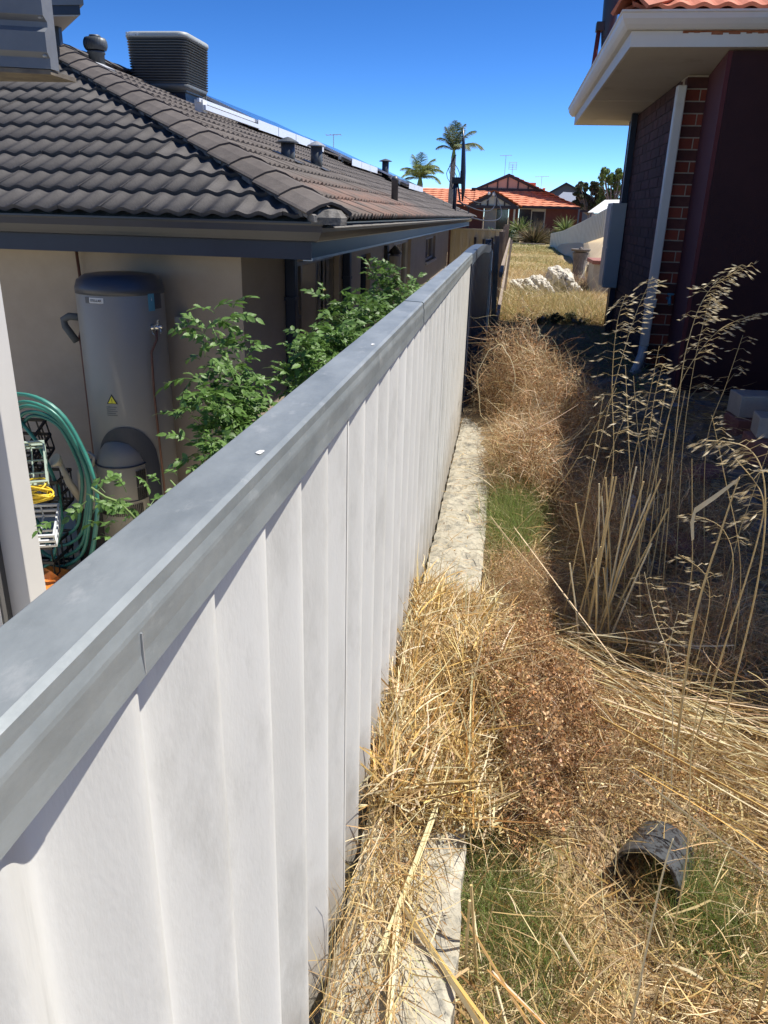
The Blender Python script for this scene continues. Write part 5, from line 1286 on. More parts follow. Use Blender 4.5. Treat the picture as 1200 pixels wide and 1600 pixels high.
# finer brown chaff underneath
A2 = Acc(); n = 60000
x = rng.uniform(-0.19, 1.9, n); y = 0.42+5.5*rng.uniform(0, 1, n)**1.6
blockz = np.where((x < 0.012) & (y < 5.75), -1.243-0.012*np.floor(np.clip(y, 0, 6)), -9)
dens = np.where((x < 0.015) & (y > 2.35), 0.02, 1)*np.where((x < 0.015) & (y < 1.3), 0.10, 1)*(1-0.7*shadeyard(x, y))
keep = rng.uniform(0, 1, n) < dens; x = x[keep]; y = y[keep]; n = len(x); blockz = blockz[keep]
z = np.maximum(gz(x, y), blockz) + rng.exponential(0.010, n)
A2.add(*flakes(np.stack([x, y, z], 1), rng.uniform(0.002, 0.006, n), palette(n, BROWN+STRAW, 0.2), 3))
o = A2.build('chaff', m_weed, kind='stuff'); tag(o, 'fine brown chaff and seed husks scattered between the straw', 'chaff')

# --- straw heap over the limestone against the fence, orange-gold and coarse
A3 = Acc(); n = 9000
x = -0.205 + 0.30*rng.beta(1.2, 1.8, n); y = rng.uniform(1.32, 2.33, n)
z = np.maximum(gz(x, y), -1.25) + rng.exponential(0.02, n) + 0.04*np.exp(-((x+0.2)/0.08)**2)*sstep(1.1, 1.5, y)
d = np.stack([rng.normal(0.05, 0.35, n), rng.normal(0.6, 0.6, n), rng.normal(0.08, 0.22, n)], 1)
A3.add(*ribbons(np.stack([x, y, z], 1), d, rng.uniform(0.05, 0.20, n), rng.uniform(0.0018, 0.0058, n), 4, 0.45, 0.25, palette(n, STRAWO+STRAW+PALE, 0.16)))
# broad chaff bits through the heap
m2 = 9000; xx = -0.205 + 0.30*rng.beta(1.2, 1.6, m2); yy = rng.uniform(1.30, 2.33, m2)
A3.add(*flakes(np.stack([xx, yy, np.maximum(gz(xx, yy), -1.25) + rng.exponential(0.018, m2)+.005], 1), rng.uniform(0.003, 0.0065, m2), palette(m2, STRAW+PALE, .15), 4))
# straw trickling down over the near blocks
n = 1200; x = -0.20+0.17*rng.beta(1.3, 1.8, n); y = rng.uniform(0.74, 1.3, n)
keep = rng.uniform(0, 1, n) < (0.25+0.75*sstep(0.8, 1.25, y)); x = x[keep]; y = y[keep]; n = len(x)
z = -1.24 + rng.exponential(0.012, n)
d = np.stack([rng.normal(0.1, 0.4, n), rng.normal(-0.5, 0.6, n), rng.normal(0.05, 0.15, n)], 1)
A3.add(*ribbons(np.stack([x, y, z], 1), d, rng.uniform(0.04, 0.16, n), rng.uniform(0.001, 0.0034, n), 4, 0.5, 0.25, palette(n, STRAW, 0.14)))
o = A3.build('straw_heap', m_straw, kind='stuff'); tag(o, 'thick orange gold straw heaped over the limestone edging against the fence', 'straw')
# thin straw blades added at the sheet for wispy grass shadows on the fence
A4 = Acc(); n = 120
y = np.concatenate([rng.uniform(1.0, 1.9, 70), rng.uniform(0.8, 1.0, 50)]); x = -0.205+rng.uniform(0, .03, n)
d = np.stack([rng.normal(0, 0.05, n), rng.normal(-0.05, 0.25, n), np.ones(n)], 1)
A4.add(*ribbons(np.stack([x, y, np.full(n, -1.24)], 1), d, rng.uniform(0.06, 0.20, n), rng.uniform(0.0008, 0.002, n), 4, 0.5, 0.2, palette(n, STRAW, 0.15)))
o = A4.build('grass_shadow_wisps', m_straw, kind='stuff'); tag(o, 'thin dry grass wisps added for wispy shadows at the foot of the corrugated fence', 'grass')

# --- long combed straw swathe crossing to the right
A5 = Acc(); n = 380
t = rng.uniform(0, 1, n)
x = 0.12 + 0.75*t + rng.normal(0, .03, n); y = 2.30 - 0.62*t + rng.normal(0, 0.13, n) - 0.1
z = gz(x, y) + 0.05 + rng.uniform(0, 0.10, n)
d = np.stack([np.full(n, 0.9) + rng.normal(0, .22, n), np.full(n, -0.5)+rng.normal(0, .28, n), rng.normal(0.02, 0.07, n)], 1)
A5.add(*ribbons(np.stack([x, y, z], 1), d, rng.uniform(0.14, 0.45, n), rng.uniform(0.0012, 0.0040, n), 6, 0.55, 0.16, palette(n, PALE+STRAW, 0.1), taper=False))
# a few thick crossing straws near the camera
for (p, q, w) in (((0.0, 1.75, -1.12), (0.02, 1.30, -1.22), .005), ((-0.05, 1.35, -1.20), (-0.12, 0.98, -1.235), .006), ((-0.11, 1.10, -1.23), (-0.085, 0.80, -1.24), .007), ((-0.10, 1.08, -1.22), (0.06, 0.90, -1.26), .010),
                  ((0.15, 1.35, -1.25), (0.30, 1.22, -1.22), .003), ((0.30, 1.62, -1.12), (0.75, 1.25, -1.12), .004), ((0.07, 1.0, -1.25), (0.28, 0.78, -1.22), .004),
                  ((0.28, 1.5, -1.15), (0.66, 1.42, -1.1), .003), ((0.36, 1.45, -1.14), (0.62, 1.10, -1.12), .003), ((0.37, 1.46, -1.13), (0.66, 1.14, -1.08), .003), ((0.02, 1.12, -1.26), (0.20, 0.80, -1.24), .004),
                  ((0.10, 0.80, -1.27), (0.45, 0.86, -1.22), .003), ((0.22, 0.72, -1.28), (0.55, 0.70, -1.20), .004), ((0.33, 0.80, -1.3), (0.30, 0.72, -1.15), .006), ((0.45, 0.92, -1.32), (0.47, 0.85, -1.1), .006), ((0.52, 0.98, -1.3), (0.56, 0.9, -1.12), .007),
                  ((0.1, 2.5, -1.0), (0.42, 2.1, -1.25), .004), ((0.02, 2.9, -1.12), (0.22, 2.45, -1.2), .003)):
    p = np.array(p); q = np.array(q); dd = q-p; l = np.linalg.norm(dd)
    for k in range(3 if w > .0045 else 2):
        A5.add(*ribbons((p + rng.normal(0, .004, 3))[None], (dd/l)[None] + rng.normal(0, .01, (1, 3)), np.array([l]), np.array([w]), 6, 0.10, 0.03, palette(1, PALE+STRAWO, .08), taper=False))
o = A5.build('flattened_straw', m_straw, kind='stuff'); tag(o, 'long flattened pale straws combed across towards the right', 'straw')

# --- dead brown weed bushes
def weed_bush(name, cx, cy, cz, rx_, ry_, rz_, nst, nfl, label, cat='dead weed', fl_cols=BROWN, st_cols=WEED, curl=0.5, flsz=(0.003, 0.007), stw=(0.0006, 0.0016), lfac=1.0, lump=0.25, hole=0.12):
    t = thing(name, (cx, cy, cz), label, cat)
    # lumpy ellipsoidal volume filled with curling stems
    def pts(n, lo=0.25):
        u = unit(n); u[:, 2] = np.abs(u[:, 2]); r_ = rng.uniform(lo, 1, n)**0.5
        l = 1 + lump*np.sin(5*u[:, 0]+cx*9)*np.cos(4*u[:, 1]+cy*5) + 0.5*lump*np.sin(11*u[:, 0]+3*u[:, 2]*5)
        P = np.stack([cx + u[:, 0]*rx_*r_*l, cy + u[:, 1]*ry_*r_*l, cz + u[:, 2]*rz_*r_*l], 1)
        q = P/hole
        f_ = np.sin(q[:, 0]*6.3+cx*7)*np.sin(q[:, 1]*5.1+cy*3)*np.sin(q[:, 2]*5.7+1) + 0.5*np.sin(q[:, 0]*13+2)*np.sin(q[:, 1]*11)*np.cos(q[:, 2]*12)
        k_ = f_ > -0.22 + rng.normal(0, .12, n); return P[k_], u[k_]
    B, u = pts(nst); nst = len(B)
    d = unit(nst) + u*0.12
    A_ = Acc(); A_.add(*ribbons(B, d, rng.uniform(0.04, 0.16, nst)*lfac, rng.uniform(*stw, nst), 7, 3.2, 0.1, palette(nst, st_cols, .16), curl=curl))
    if stw[1] > 0.003:
        B3, u3 = pts(1900, 0.5); n3 = len(B3); d3 = np.cross(u3, unit(n3)) + u3*0.3
        A_.add(*ribbons(B3, d3, rng.uniform(0.08, 0.30, n3), rng.uniform(0.0016, 0.0044, n3), 9, 3.2, 0.1, palette(n3, PALE+WEED, .14)))
    ns = 160; B2 = np.stack([cx+rng.normal(0, rx_*0.25, ns), cy+rng.normal(0, ry_*.3, ns), np.full(ns, cz-0.05)], 1)
    d2 = np.stack([rng.normal(0, .45, ns), rng.normal(0, .45, ns), np.ones(ns)], 1)
    A_.add(*ribbons(B2, d2, rng.uniform(0.7, 1.2, ns)*rz_, rng.uniform(0.0012, 0.003, ns), 5, 0.5, 0.1, palette(ns, st_cols, .12)))
    A_.build('stems', m_weed, t, 'stuff')
    if nfl:
        B, u = pts(nfl, 0.5); nfl = len(B); Fk = Acc(); Fk.add(*flakes(B, rng.uniform(*flsz, nfl), palette(nfl, fl_cols, .22), 1.7)); Fk.build('dry_leaves', m_weed, t, 'stuff')
    return t
weed_bush('dead_weed_bush', 0.15, 1.80, -1.33, 0.20, 0.42, 0.25, 3500, 34000, 'dense rust brown dead weed bush nearest the camera beside the straw heap', flsz=(0.0028, 0.0078), curl=0.5)
weed_bush('dead_weed_bush', 0.40, 1.75, -1.33, 0.20, 0.30, 0.10, 1500, 8000, 'low brown dead weed patch right of the nearest brown bush', fl_cols=BROWN+STRAW, flsz=(0.0025, 0.0065))
weed_bush('dead_weed_bush', 0.24, 3.95, -1.32, 0.23, 0.60, 0.30, 6500, 7000, 'wide curly tan dead weed bush halfway along the limestone edging', lfac=1.5, fl_cols=WEED, stw=(0.0014, 0.0036), flsz=(.004, .01))
weed_bush('dead_weed_bush', 0.38, 4.75, -1.30, 0.26, 0.45, 0.42, 5500, 5000, 'rust tinged curly weed bush behind the wide tan one, half in shade', lfac=1.7, fl_cols=BROWN+WEED, stw=(0.0014, 0.0036), flsz=(.004, .01), lump=0.4, hole=0.2)
weed_bush('dead_weed_bush', 0.15, 5.35, -1.27, 0.24, 0.30, 0.52, 5500, 7000, 'tall upright curly brown dead weed bush at the end of the limestone edging', lfac=1.4, fl_cols=BROWN+WEED, stw=(0.0014, 0.0036), flsz=(.004, .010), lump=0.5, hole=0.25)
weed_bush('dead_weed_bush', 0.55, 4.6, -1.30, 0.24, 0.6, 0.30, 6000, 3500, 'shaded dark brown weed bush to the right of the curly tan bush', lfac=1.5, stw=(0.0012, 0.0028), flsz=(.004, .009), fl_cols=BROWN)
weed_bush('dead_weed_bush', 0.50, 3.2, -1.32, 0.14, 0.45, 0.22, 4200, 1500, 'shaded tangle of brown weeds behind the broken straw stalks', lfac=1.5, stw=(0.0010, 0.0024), flsz=(.003, .008), fl_cols=BROWN)
weed_bush('dead_weed_bush', 0.16, 2.62, -1.33, 0.13, 0.35, 0.13, 3000, 4500, 'small golden brown weed clump between the straw heap and the green tuft', fl_cols=STRAW+BROWN, flsz=(.002, .006))
weed_bush('dead_weed_bush', 0.85, 3.5, -1.34, 0.35, 0.7, 0.16, 6000, 2500, 'low shaded tangle of grey brown dead stems around the red pavers', lfac=1.8, stw=(0.0012, 0.0030), flsz=(.003, .008), fl_cols=BROWN, lump=0.4, hole=0.25)
weed_bush('dead_weed_bush', 0.80, 2.35, -1.34, 0.30, 0.30, 0.16, 3500, 1800, 'low shaded dead weeds behind the combed straw at the right edge', lfac=1.6, stw=(0.0010, 0.0026), flsz=(.003, .007), fl_cols=BROWN+STRAW, lump=0.4, hole=0.2)
# leaf litter beyond block end
A6 = Acc(); n = 2500; x = rng.uniform(-0.2, 0.12, n); y = rng.uniform(5.5, 6.1, n)
A6.add(*flakes(np.stack([x, y, np.full(n, -1.29)+rng.uniform(0, .03, n)], 1), rng.uniform(.006, .014, n), palette(n, BROWN, .2), 2)); o = A6.build('leaf_litter', m_weed, kind='stuff'); tag(o, 'brown leaf litter at the end of the limestone edging', 'leaf litter')
A9 = Acc(); n = 5000; x = rng.uniform(-0.15, 1.3, n); y = rng.uniform(5.9, 10.6, n)
A9.add(*ribbons(np.stack([x, y, gz(x, y)], 1), unit(n)*[1, 1, .4]+[0, 0, .3], rng.uniform(.05, .22, n), rng.uniform(.002, .005, n), 3, .8, .3, palette(n, BROWN+GREEN, .2)))
o = A9.build('shaded_weeds', m_weed, kind='stuff'); tag(o, 'sparse dark weeds on the shaded ground beside the brick house', 'weeds')
# fine stray debris on the limestone
A7 = Acc(); n = 500; x = rng.uniform(-0.2, 0.0, n); y = rng.uniform(2.3, 5.6, n)
A7.add(*ribbons(np.stack([x, y, -1.243-0.012*np.floor(y)+rng.uniform(0.002, .01, n)], 1), np.concatenate([rng.normal(0, 1, (n, 2)), np.zeros((n, 1))], 1), rng.uniform(.01, .07, n), rng.uniform(.0008, .002, n), 3, .8, 0, palette(n, BROWN+STRAW, .2)))
o = A7.build('twig_debris', m_weed, kind='stuff'); tag(o, 'scattered twigs and husks on the bare limestone blocks', 'debris')

# --- green grass tufts
def tuft(n, cx, cy, sx, sy, h, label, cols=GREEN, w=(0.0008, 0.002), name='green_grass'):
    A_ = Acc(); x = rng.normal(cx, sx, n); y = rng.normal(cy, sy, n); z = gz(x, y)
    d = np.stack([rng.normal(0, .45, n), rng.normal(0, .45, n), np.ones(n)], 1)
    A_.add(*ribbons(np.stack([x, y, z], 1), d, rng.uniform(0.4, 1.1, n)*h, rng.uniform(*w, n), 4, 0.8, 0.35, palette(n, cols, .15)))
    o = A_.build(name, m_green, kind='stuff'); return tag(o, label, 'grass')
tuft(6500, 0.135, 3.42, 0.055, 0.24, 0.15, 'bright green fine grass tuft beside the limestone between two dead weeds', w=(.0012, .0026))
tuft(3200, 0.13, 1.18, 0.07, 0.11, 0.08, 'green grass patch at the edge of the limestone nearest the camera')
tuft(1500, 0.05, 1.42, 0.03, 0.12, 0.07, 'shaded green grass strip under the rust brown bush')
tuft(2600, 0.53, 1.30, 0.06, 0.08, 0.09, 'green grass growing right of the dark drain pipe')
tuft(1400, 0.85, 2.35, 0.25, 0.22, 0.10, 'dark green grass in the shade below the oat stalks', w=(.001, .002))
tuft(1200, 0.30, 0.85, 0.20, 0.08, 0.06, 'thin green grass through the straw at the bottom edge', cols=GREEN+STRAW)
tuft(900, 0.22, 2.35, 0.07, 0.12, 0.09, 'sparse green blades behind the rust brown bush', cols=GREEN+STRAW)

# --- dry far lawn
def field(n, x0, x1, y0, y1, h, w, cols, name, label, upright=1.0, pw=1.0, m=m_straw, cond=None, cat='grass'):
    x = rng.uniform(x0, x1, n); y = y0 + (y1-y0)*rng.uniform(0, 1, n)**pw
    if cond is not None: k_ = cond(x, y); x = x[k_]; y = y[k_]
    n = len(x); z = gz(x, y); pat = 0.6+0.5*(fbm(x, y, 0.9, 4) > 0)
    d = np.stack([rng.normal(0, .6, n), rng.normal(0, .6, n), np.full(n, upright)], 1)
    A_ = Acc(); A_.add(*ribbons(np.stack([x, y, z], 1), d, rng.uniform(.35, 1.0, n)*h*pat, rng.uniform(.6, 1.4, n)*w, 3, .7, .4, palette(n, cols, .15)))
    o = A_.build(name, m, kind='stuff'); return tag(o, label, cat)
DRY = [(0.62, 0.46, 0.22), (0.68, 0.52, 0.28), (0.50, 0.34, 0.15), (0.70, 0.58, 0.34)]
DRYG = [(0.44, 0.38, 0.15), (0.56, 0.44, 0.20), (0.33, 0.31, 0.11), (0.60, 0.46, 0.23)]
nr = lambda x, y: ~((x > 1.9) & (y > 20)) & ~((((x-0.75)/0.55)**2+((y-15.1)/0.8)**2 < 1))
field(42000, -0.05, 3.6, 10.4, 21, 0.24, 0.006, DRY, 'dry_grass', 'tall dry golden grass around the limestone rocks', 0.7, 1.3, cond=nr)
field(9000, -0.1, 1.4, 10.4, 14.5, 0.30, 0.006, DRYG, 'dry_grass', 'yellow green dry grass just beyond the house shadow', 0.7, 1.2)
field(30000, -0.1, 4.5, 20, 42, 0.14, 0.012, DRYG, 'lawn_grass', 'short yellowing lawn grass in front of the orange roofed house', 0.8, 1.1, cond=lambda x, y: ~((x > 2.0) & (y > 20)))
field(5000, -0.2, 4, 36, 46, 0.12, 0.02, [(0.20, 0.26, 0.07), (0.28, 0.30, 0.10), (0.34, 0.30, 0.13)], 'lawn_grass', 'greener strip of lawn grass beneath the garden shrubs', 0.8)
field(3500, 0.9, 2.2, 15.5, 18.5, 0.32, 0.006, [(0.26, 0.18, 0.12), (0.34, 0.24, 0.15), (0.30, 0.17, 0.14)], 'dry_weeds', 'brown dry weeds around the stone bird bath', 1.2, cat='weeds')
# long pale straws leaning in the lawn
A8 = Acc(); n = 260; x = rng.uniform(0, 1.6, n); y = rng.uniform(11, 18, n)
A8.add(*ribbons(np.stack([x, y, gz(x, y)+.05], 1), np.stack([rng.normal(-.5, .8, n), rng.normal(0, .6, n), rng.uniform(.2, .8, n)], 1), rng.uniform(.3, .8, n), np.full(n, .006), 4, .3, .2, palette(n, PALE, .1)))
o = A8.build('long_straws', m_straw, kind='stuff'); tag(o, 'long pale straws bent over the dry lawn', 'straw')

# --- leafy plants built from blades / clumps of leaves
def leaf_cloud(n, c, r_, size, cols, m, name, parent, elong=1.8, lo=0.3, flat=0.0, lumps=None):
    c = np.array(c); r_ = np.array(r_)
    if lumps:
        k = rng.randint(0, len(lumps), n); cc = np.array([l[0] for l in lumps])[k]; rr_ = np.array([l[1] for l in lumps])[k]
    else: cc = c[None]; rr_ = r_[None]
    u = unit(n); p = cc + u*rr_*(rng.uniform(lo, 1, (n, 1))**0.6)
    A_ = Acc(); A_.add(*flakes(p, rng.uniform(.6, 1.4, n)*size, palette(n, cols, .2), elong)); return A_.build(name, m, parent, 'stuff')
BUSHG = [(0.045, 0.085, 0.02), (0.07, 0.12, 0.03), (0.03, 0.06, 0.015), (0.09, 0.13, 0.04)]
def shrub(x, y, z, rx_, rz_, label, cols=BUSHG, size=0.10, n=1500, name='garden_shrub', cat='shrub'):
    t = thing(name, (x, y, z), label, cat)
    lum = [((x+random.uniform(-.6, .6)*rx_, y+random.uniform(-.4, .4)*rx_, z+rz_*random.uniform(.4, 1.3)), (rx_*random.uniform(.35, .6), rx_*.5, rz_*random.uniform(.3, .6))) for _ in range(7)]
    leaf_cloud(n, (x, y, z+rz_), (rx_, rx_, rz_), size, cols, m_shrub, 'foliage', t, lumps=lum)
    b = MB()
    for k in range(5): b.tube([(x+random.uniform(-.1, .1), y, z), (x+random.uniform(-.7, .7)*rx_, y+random.uniform(-.3, .3), z+rz_*random.uniform(.8, 1.3))], 0.02, 5)
    obj('stem', b, m_bark, t)
    return t
def spiky(x, y, z, h, n, label, cols, w=0.06, name='yucca', trunk=0.0, cat='plant', spread=1.0):
    t = thing(name, (x, y, z), label, cat)
    zt_ = z + trunk
    if trunk: obj('trunk', MB().tube([(x, y, z), (x+0.03, y, zt_)], 0.07, 8), m_bark, t)
    d = unit(n); d[:, 2] = np.abs(d[:, 2])*1.0 + 0.15*rng.uniform(0, 1, n)
    d[:, :2] *= spread
    A_ = Acc(); A_.add(*ribbons(np.tile([[x, y, zt_]], (n, 1)), d, rng.uniform(.6, 1.0, n)*h, np.full(n, w), 4, .25, .55, palette(n, cols, .15))); A_.build('leaves', m_shrub, t)
    return t
YG = [(0.16, 0.22, 0.05), (0.22, 0.27, 0.08), (0.10, 0.16, 0.04), (0.28, 0.30, 0.12)]
spiky(0.75, 50, -1.3, 1.0, 170, 'round yellow green yucca in front of the dark window of the orange roofed house', YG, trunk=0.45)
spiky(3.55, 52, -1.35, 1.15, 180, 'round yellow green yucca against the right part of the brick wall', YG, trunk=0.55)
spiky(5.15, 52, -1.2, 0.6, 60, 'small dark green yucca beside the carport post', [(0.05, 0.1, 0.04)], trunk=0.3)
spiky(1.55, 47, -1.5, 1.5, 420, 'big brown bronze flax clump in the middle of the garden bed', [(0.12, 0.09, 0.045), (0.16, 0.13, 0.06), (0.08, 0.07, 0.03), (0.22, 0.17, 0.09)], w=0.06, name='flax_clump', spread=0.9)
spiky(2.45, 47.5, -1.5, 1.1, 220, 'smaller bronze flax clump right of the big flax clump', [(0.10, 0.08, 0.04), (0.14, 0.12, 0.05)], w=0.05, name='flax_clump', spread=0.8)
spiky(-0.95, 49, -1.25, 0.75, 80, 'pale green leafy clump behind the timber fence', [(0.14, 0.24, 0.12), (0.24, 0.32, 0.2)], w=0.12, name='leafy_clump')
spiky(-2.35, 48, -1.2, 0.6, 90, 'yellow green leafy clump at the far end of the grey roof gutter', YG, w=0.08, name='leafy_clump')
shrub(0.15, 48, -1.5, 0.55, 0.42, 'dark glossy shrub with pale leaves at the left of the garden bed', BUSHG+[(0.3, 0.36, 0.25)], n=2200)
shrub(-1.55, 50, -1.5, 0.75, 0.42, 'dark green shrub in front of the porch', BUSHG, n=1600)
shrub(2.95, 50, -1.5, 0.5, 0.45, 'dark shrub with pale leaves between the flax and the right yucca', BUSHG+[(0.25, 0.3, 0.2)], n=1500)
shrub(4.1, 51, -1.4, 0.7, 0.25, 'low dark shrub at the foot of the right yucca', BUSHG, n=1200)
kb = obj('garden_kerb', MB().box((-0.1, 45.6, -1.55), (2.1, 45.9, -1.36)), m_rubble, None); tag(kb, 'low grey garden bed kerb at the back of the lawn', 'kerb')
# small dark weeds along the shadow edge
for i, (x, y, rr_, lab) in enumerate(((0.02, 10.7, .12, 'small dark green weed at the shadow edge beside the timber fence'), (0.62, 10.4, .20, 'low dark weed in the middle of the shadow edge'), (1.0, 10.5, .22, 'dark leafy weed on the shadow edge near the brick wall'), (0.30, 10.45, .14, 'small dark weed between the fence and the middle weed'))):
    shrub(x, y, -1.32, rr_, rr_*0.55, lab, [(0.03, 0.045, 0.018), (0.05, 0.06, 0.025)], size=0.022, n=900, name='low_weed', cat='weed')

# --- trees
def tree(x, y, z0, h, crown, label, cols, size=0.16, n=5000, seed=1):
    t = thing('tree', (x, y, z0), label, 'tree'); r = random.Random(seed)
    obj('trunk', MB().tube([(x, y, z0), (x+.1, y, z0+h*.4), (x, y, z0+h*.75)], [.16, .12, .06], 8), m_bark, t)
    b = MB()
    for l in crown: b.tube([(x, y, z0+h*.45), (l[0][0]*.6+x*.4, l[0][1], (l[0][2]+z0+h*.5)/2), l[0]], [.07, .04, .015], 5)
    obj('branch', b, m_bark, t)
    leaf_cloud(n, (x, y, z0+h), (1, 1, 1), size, cols, m_shrub, 'crown', t, lumps=crown, elong=1.6)
def crown(x, y, z, w, h, k, seed):
    r = random.Random(seed); return [((x+r.uniform(-1, 1)*w, y+r.uniform(-1, 1)*w*.6, z+r.uniform(-1, 1)*h), (w*r.uniform(.14, .32), w*.28, h*r.uniform(.12, .26))) for _ in range(k)]
tree(7.2, 78, -1.5, 4, crown(7.1, 78, 1.9, 1.2, 1.1, 60, 5), 'dark evergreen tree right of the slate roofed house', [(0.06, 0.09, 0.04), (0.085, 0.12, 0.055), (0.09, 0.07, 0.05)], n=9000, size=0.13)
tree(9.0, 76, -1.5, 5, crown(8.9, 76, 2.6, 1.1, 1.5, 60, 6), 'lighter green feathery tree next to the dark evergreen', [(0.16, 0.23, 0.06), (0.21, 0.29, 0.08), (0.12, 0.18, 0.05)], n=10000, size=0.11)
def palm(x, y, z0, zt_, lean, fr, label, cols, tr=0.09, seed=3):
    t = thing('palm_tree', (x, y, z0), label, 'palm tree'); r = random.Random(seed)
    pts = [(x-lean*(1-i/8), y, z0+(zt_-z0)*i/8) for i in range(9)]
    obj('trunk', MB().tube(pts, [tr*(1.15-0.3*i/8) + 0.012*(i % 2) for i in range(9)], 12), m_bark, t)
    obj('crown_shaft', MB().tube([(x, y, zt_-0.05), (x, y, zt_+0.28)], [tr*.95, tr*.45], 10), m_stem, t)
    for (az_, el_, L_, droop) in fr:
        p = np.array([x, y, zt_+0.2]); d = np.array([math.cos(az_)*math.cos(el_), math.sin(az_)*math.cos(el_), math.sin(el_)]); spine = [p.copy()]; k = 14
        for i in range(k):
            p = p + d*L_/k; d = d + np.array([0, 0, -droop/k*(0.4+1.2*i/k)]); d /= np.linalg.norm(d); spine.append(p.copy())
        S_ = np.array(spine); A_ = Acc(); N = 20*k
        tt = rng.uniform(0.08, 1, N); idx = np.minimum((tt*k).astype(int), k-1); fr_ = tt*k-idx
        B = S_[idx]*(1-fr_[:, None])+S_[idx+1]*fr_[:, None]; tg = S_[idx+1]-S_[idx]; tg /= np.linalg.norm(tg, axis=1, keepdims=True)
        sd_ = np.cross(tg, [0, 0, 1.0]); sd_ /= np.linalg.norm(sd_, axis=1, keepdims=True)+1e-9; sgn = np.sign(rng.uniform(-1, 1, (N, 1)))
        dd = sd_*sgn*0.8 + tg*0.6 + np.array([0, 0, -0.25]) + rng.normal(0, .12, (N, 3))
        A_.add(*ribbons(B, dd, 0.46*L_/1.3*(np.sin(np.pi*np.clip(tt, .1, .97))**.6)*rng.uniform(.8, 1.1, N), np.full(N, 0.016*L_/1.2), 3, .15, .5, palette(N, cols, .15)))
        V_ = np.repeat(S_, 3, 0) + np.tile(np.array([[0, 0, .012], [.012, 0, -.01], [-.012, 0, -.01]]), (k+1, 1)); F_ = np.array([[i*3+j, i*3+(j+1) % 3, (i+1)*3+(j+1) % 3, (i+1)*3+j] for i in range(k) for j in range(3)])
        A_.add(V_, F_, np.tile([[0.2, 0.2, 0.08]], (len(V_), 1))); A_.build('frond', m_shrub, t)
    return t
PG = [(0.20, 0.26, 0.13), (0.27, 0.32, 0.17), (0.15, 0.20, 0.10), (0.36, 0.36, 0.2)]
F1 = [(rad(180), rad(60), .95, 1.9), (rad(0), rad(62), 1.2, 1.5), (rad(10), rad(38), 1.35, 1.8), (rad(175), rad(40), .85, 1.9), (rad(95), rad(84), 1.15, .3), (rad(60), rad(80), 1.1, .5), (rad(250), rad(75), 1.0, 1.0), (rad(-40), rad(45), 1.0, 2.6), (rad(200), rad(72), 1.0, .9), (rad(-20), rad(74), 1.1, 1.0), (rad(150), rad(70), .9, 1.6), (rad(300), rad(50), .8, 2.4)]
palm(-2.45, 35, -1.5, 2.25, 0.05, F1, 'tall thin palm tree with ragged crown rising behind the far mast', PG, tr=0.11)
F2 = [(rad(a), rad(e), L_, dr) for a, e, L_, dr in ((0, 50, 1.3, 2.0), (20, 70, 1.2, 1.6), (-30, 60, 1.3, 2.2), (170, 55, 1.2, 2.0), (200, 40, 1.1, 2.2), (150, 75, 1.2, 1.2), (90, 85, 1.2, .8), (270, 60, 1.2, 2.0), (-15, 30, 1.2, 2.2), (185, 20, 1.1, 1.8), (60, 60, 1.2, 1.8), (240, 50, 1.2, 2.2), (310, 50, 1.2, 2.2))]
palm(-4.35, 40, -1.5, 1.35, 0.0, F2, 'full yellow green palm tree rising behind the solar panels', [(0.24, 0.30, 0.08), (0.34, 0.36, 0.11), (0.18, 0.23, 0.06)], tr=0.16, seed=9)

# --- tomato plants along the fence
def leaflet(b, base, dirv, nrm, l, w):
    base = Vector(base); d_ = Vector(dirv).normalized(); n_ = Vector(nrm).normalized(); s_ = d_.cross(n_).normalized()
    prof = [(0.0, 0.0), (0.14, 0.40), (0.25, 0.34), (0.36, 0.50), (0.5, 0.38), (0.62, 0.42), (0.78, 0.2), (1.0, 0)]
    mid = [base + d_*l*t_ - n_*l*0.22*t_*t_ for t_, _ in prof]
    vs = []; 
    for (t_, ww), m_ in zip(prof, mid): vs += [m_ - s_*w*ww - n_*(-0.12)*w*ww, m_, m_ + s_*w*ww - n_*(-0.12)*w*ww]
    fs = []
    for i in range(len(prof)-1): fs += [(3*i, 3*i+1, 3*i+4, 3*i+3), (3*i+1, 3*i+2, 3*i+5, 3*i+4)]
    b.add([tuple(v) for v in vs], fs)
def compound(seed, sl=0.62):
    r = random.Random(seed); b = MB(); L_ = 0.11; n_ = Vector((0, 0, 1)); pts = [Vector((0, 0, 0))]; d_ = Vector((1, 0, 0.25))
    for i in range(6): pts.append(pts[-1] + d_.normalized()*L_/6); d_.z -= 0.16+r.uniform(0, .06); d_.y += r.uniform(-.05, .05)
    b.tube(pts, [0.0018]*6 + [0.001], 4)
    for i, (k, s_) in enumerate(((2, 1), (2, -1), (3, 1), (3, -1), (4, 1), (4, -1), (5, 1), (5, -1))):
        q = 0.034 + r.uniform(-.006, .010) if k != 3 and k != 5 else 0.022+r.uniform(0, .01)
        leaflet(b, pts[k], (0.75, s_*1.0, r.uniform(-.9, .3)), (r.uniform(-.5, .5), r.uniform(-.6, .6), 1), q*1.1, q*sl)
    leaflet(b, pts[6], (1, r.uniform(-.2, .2), -0.6), (0.5, 0, 1), 0.05, 0.028)
    return mesh_of(b, m_leaf, 'leaf')
m_flower = mat('pale_yellow_flower', (0.55, 0.5, 0.12), 0.6)
LEAF = [compound(s_) for s_ in range(6)]
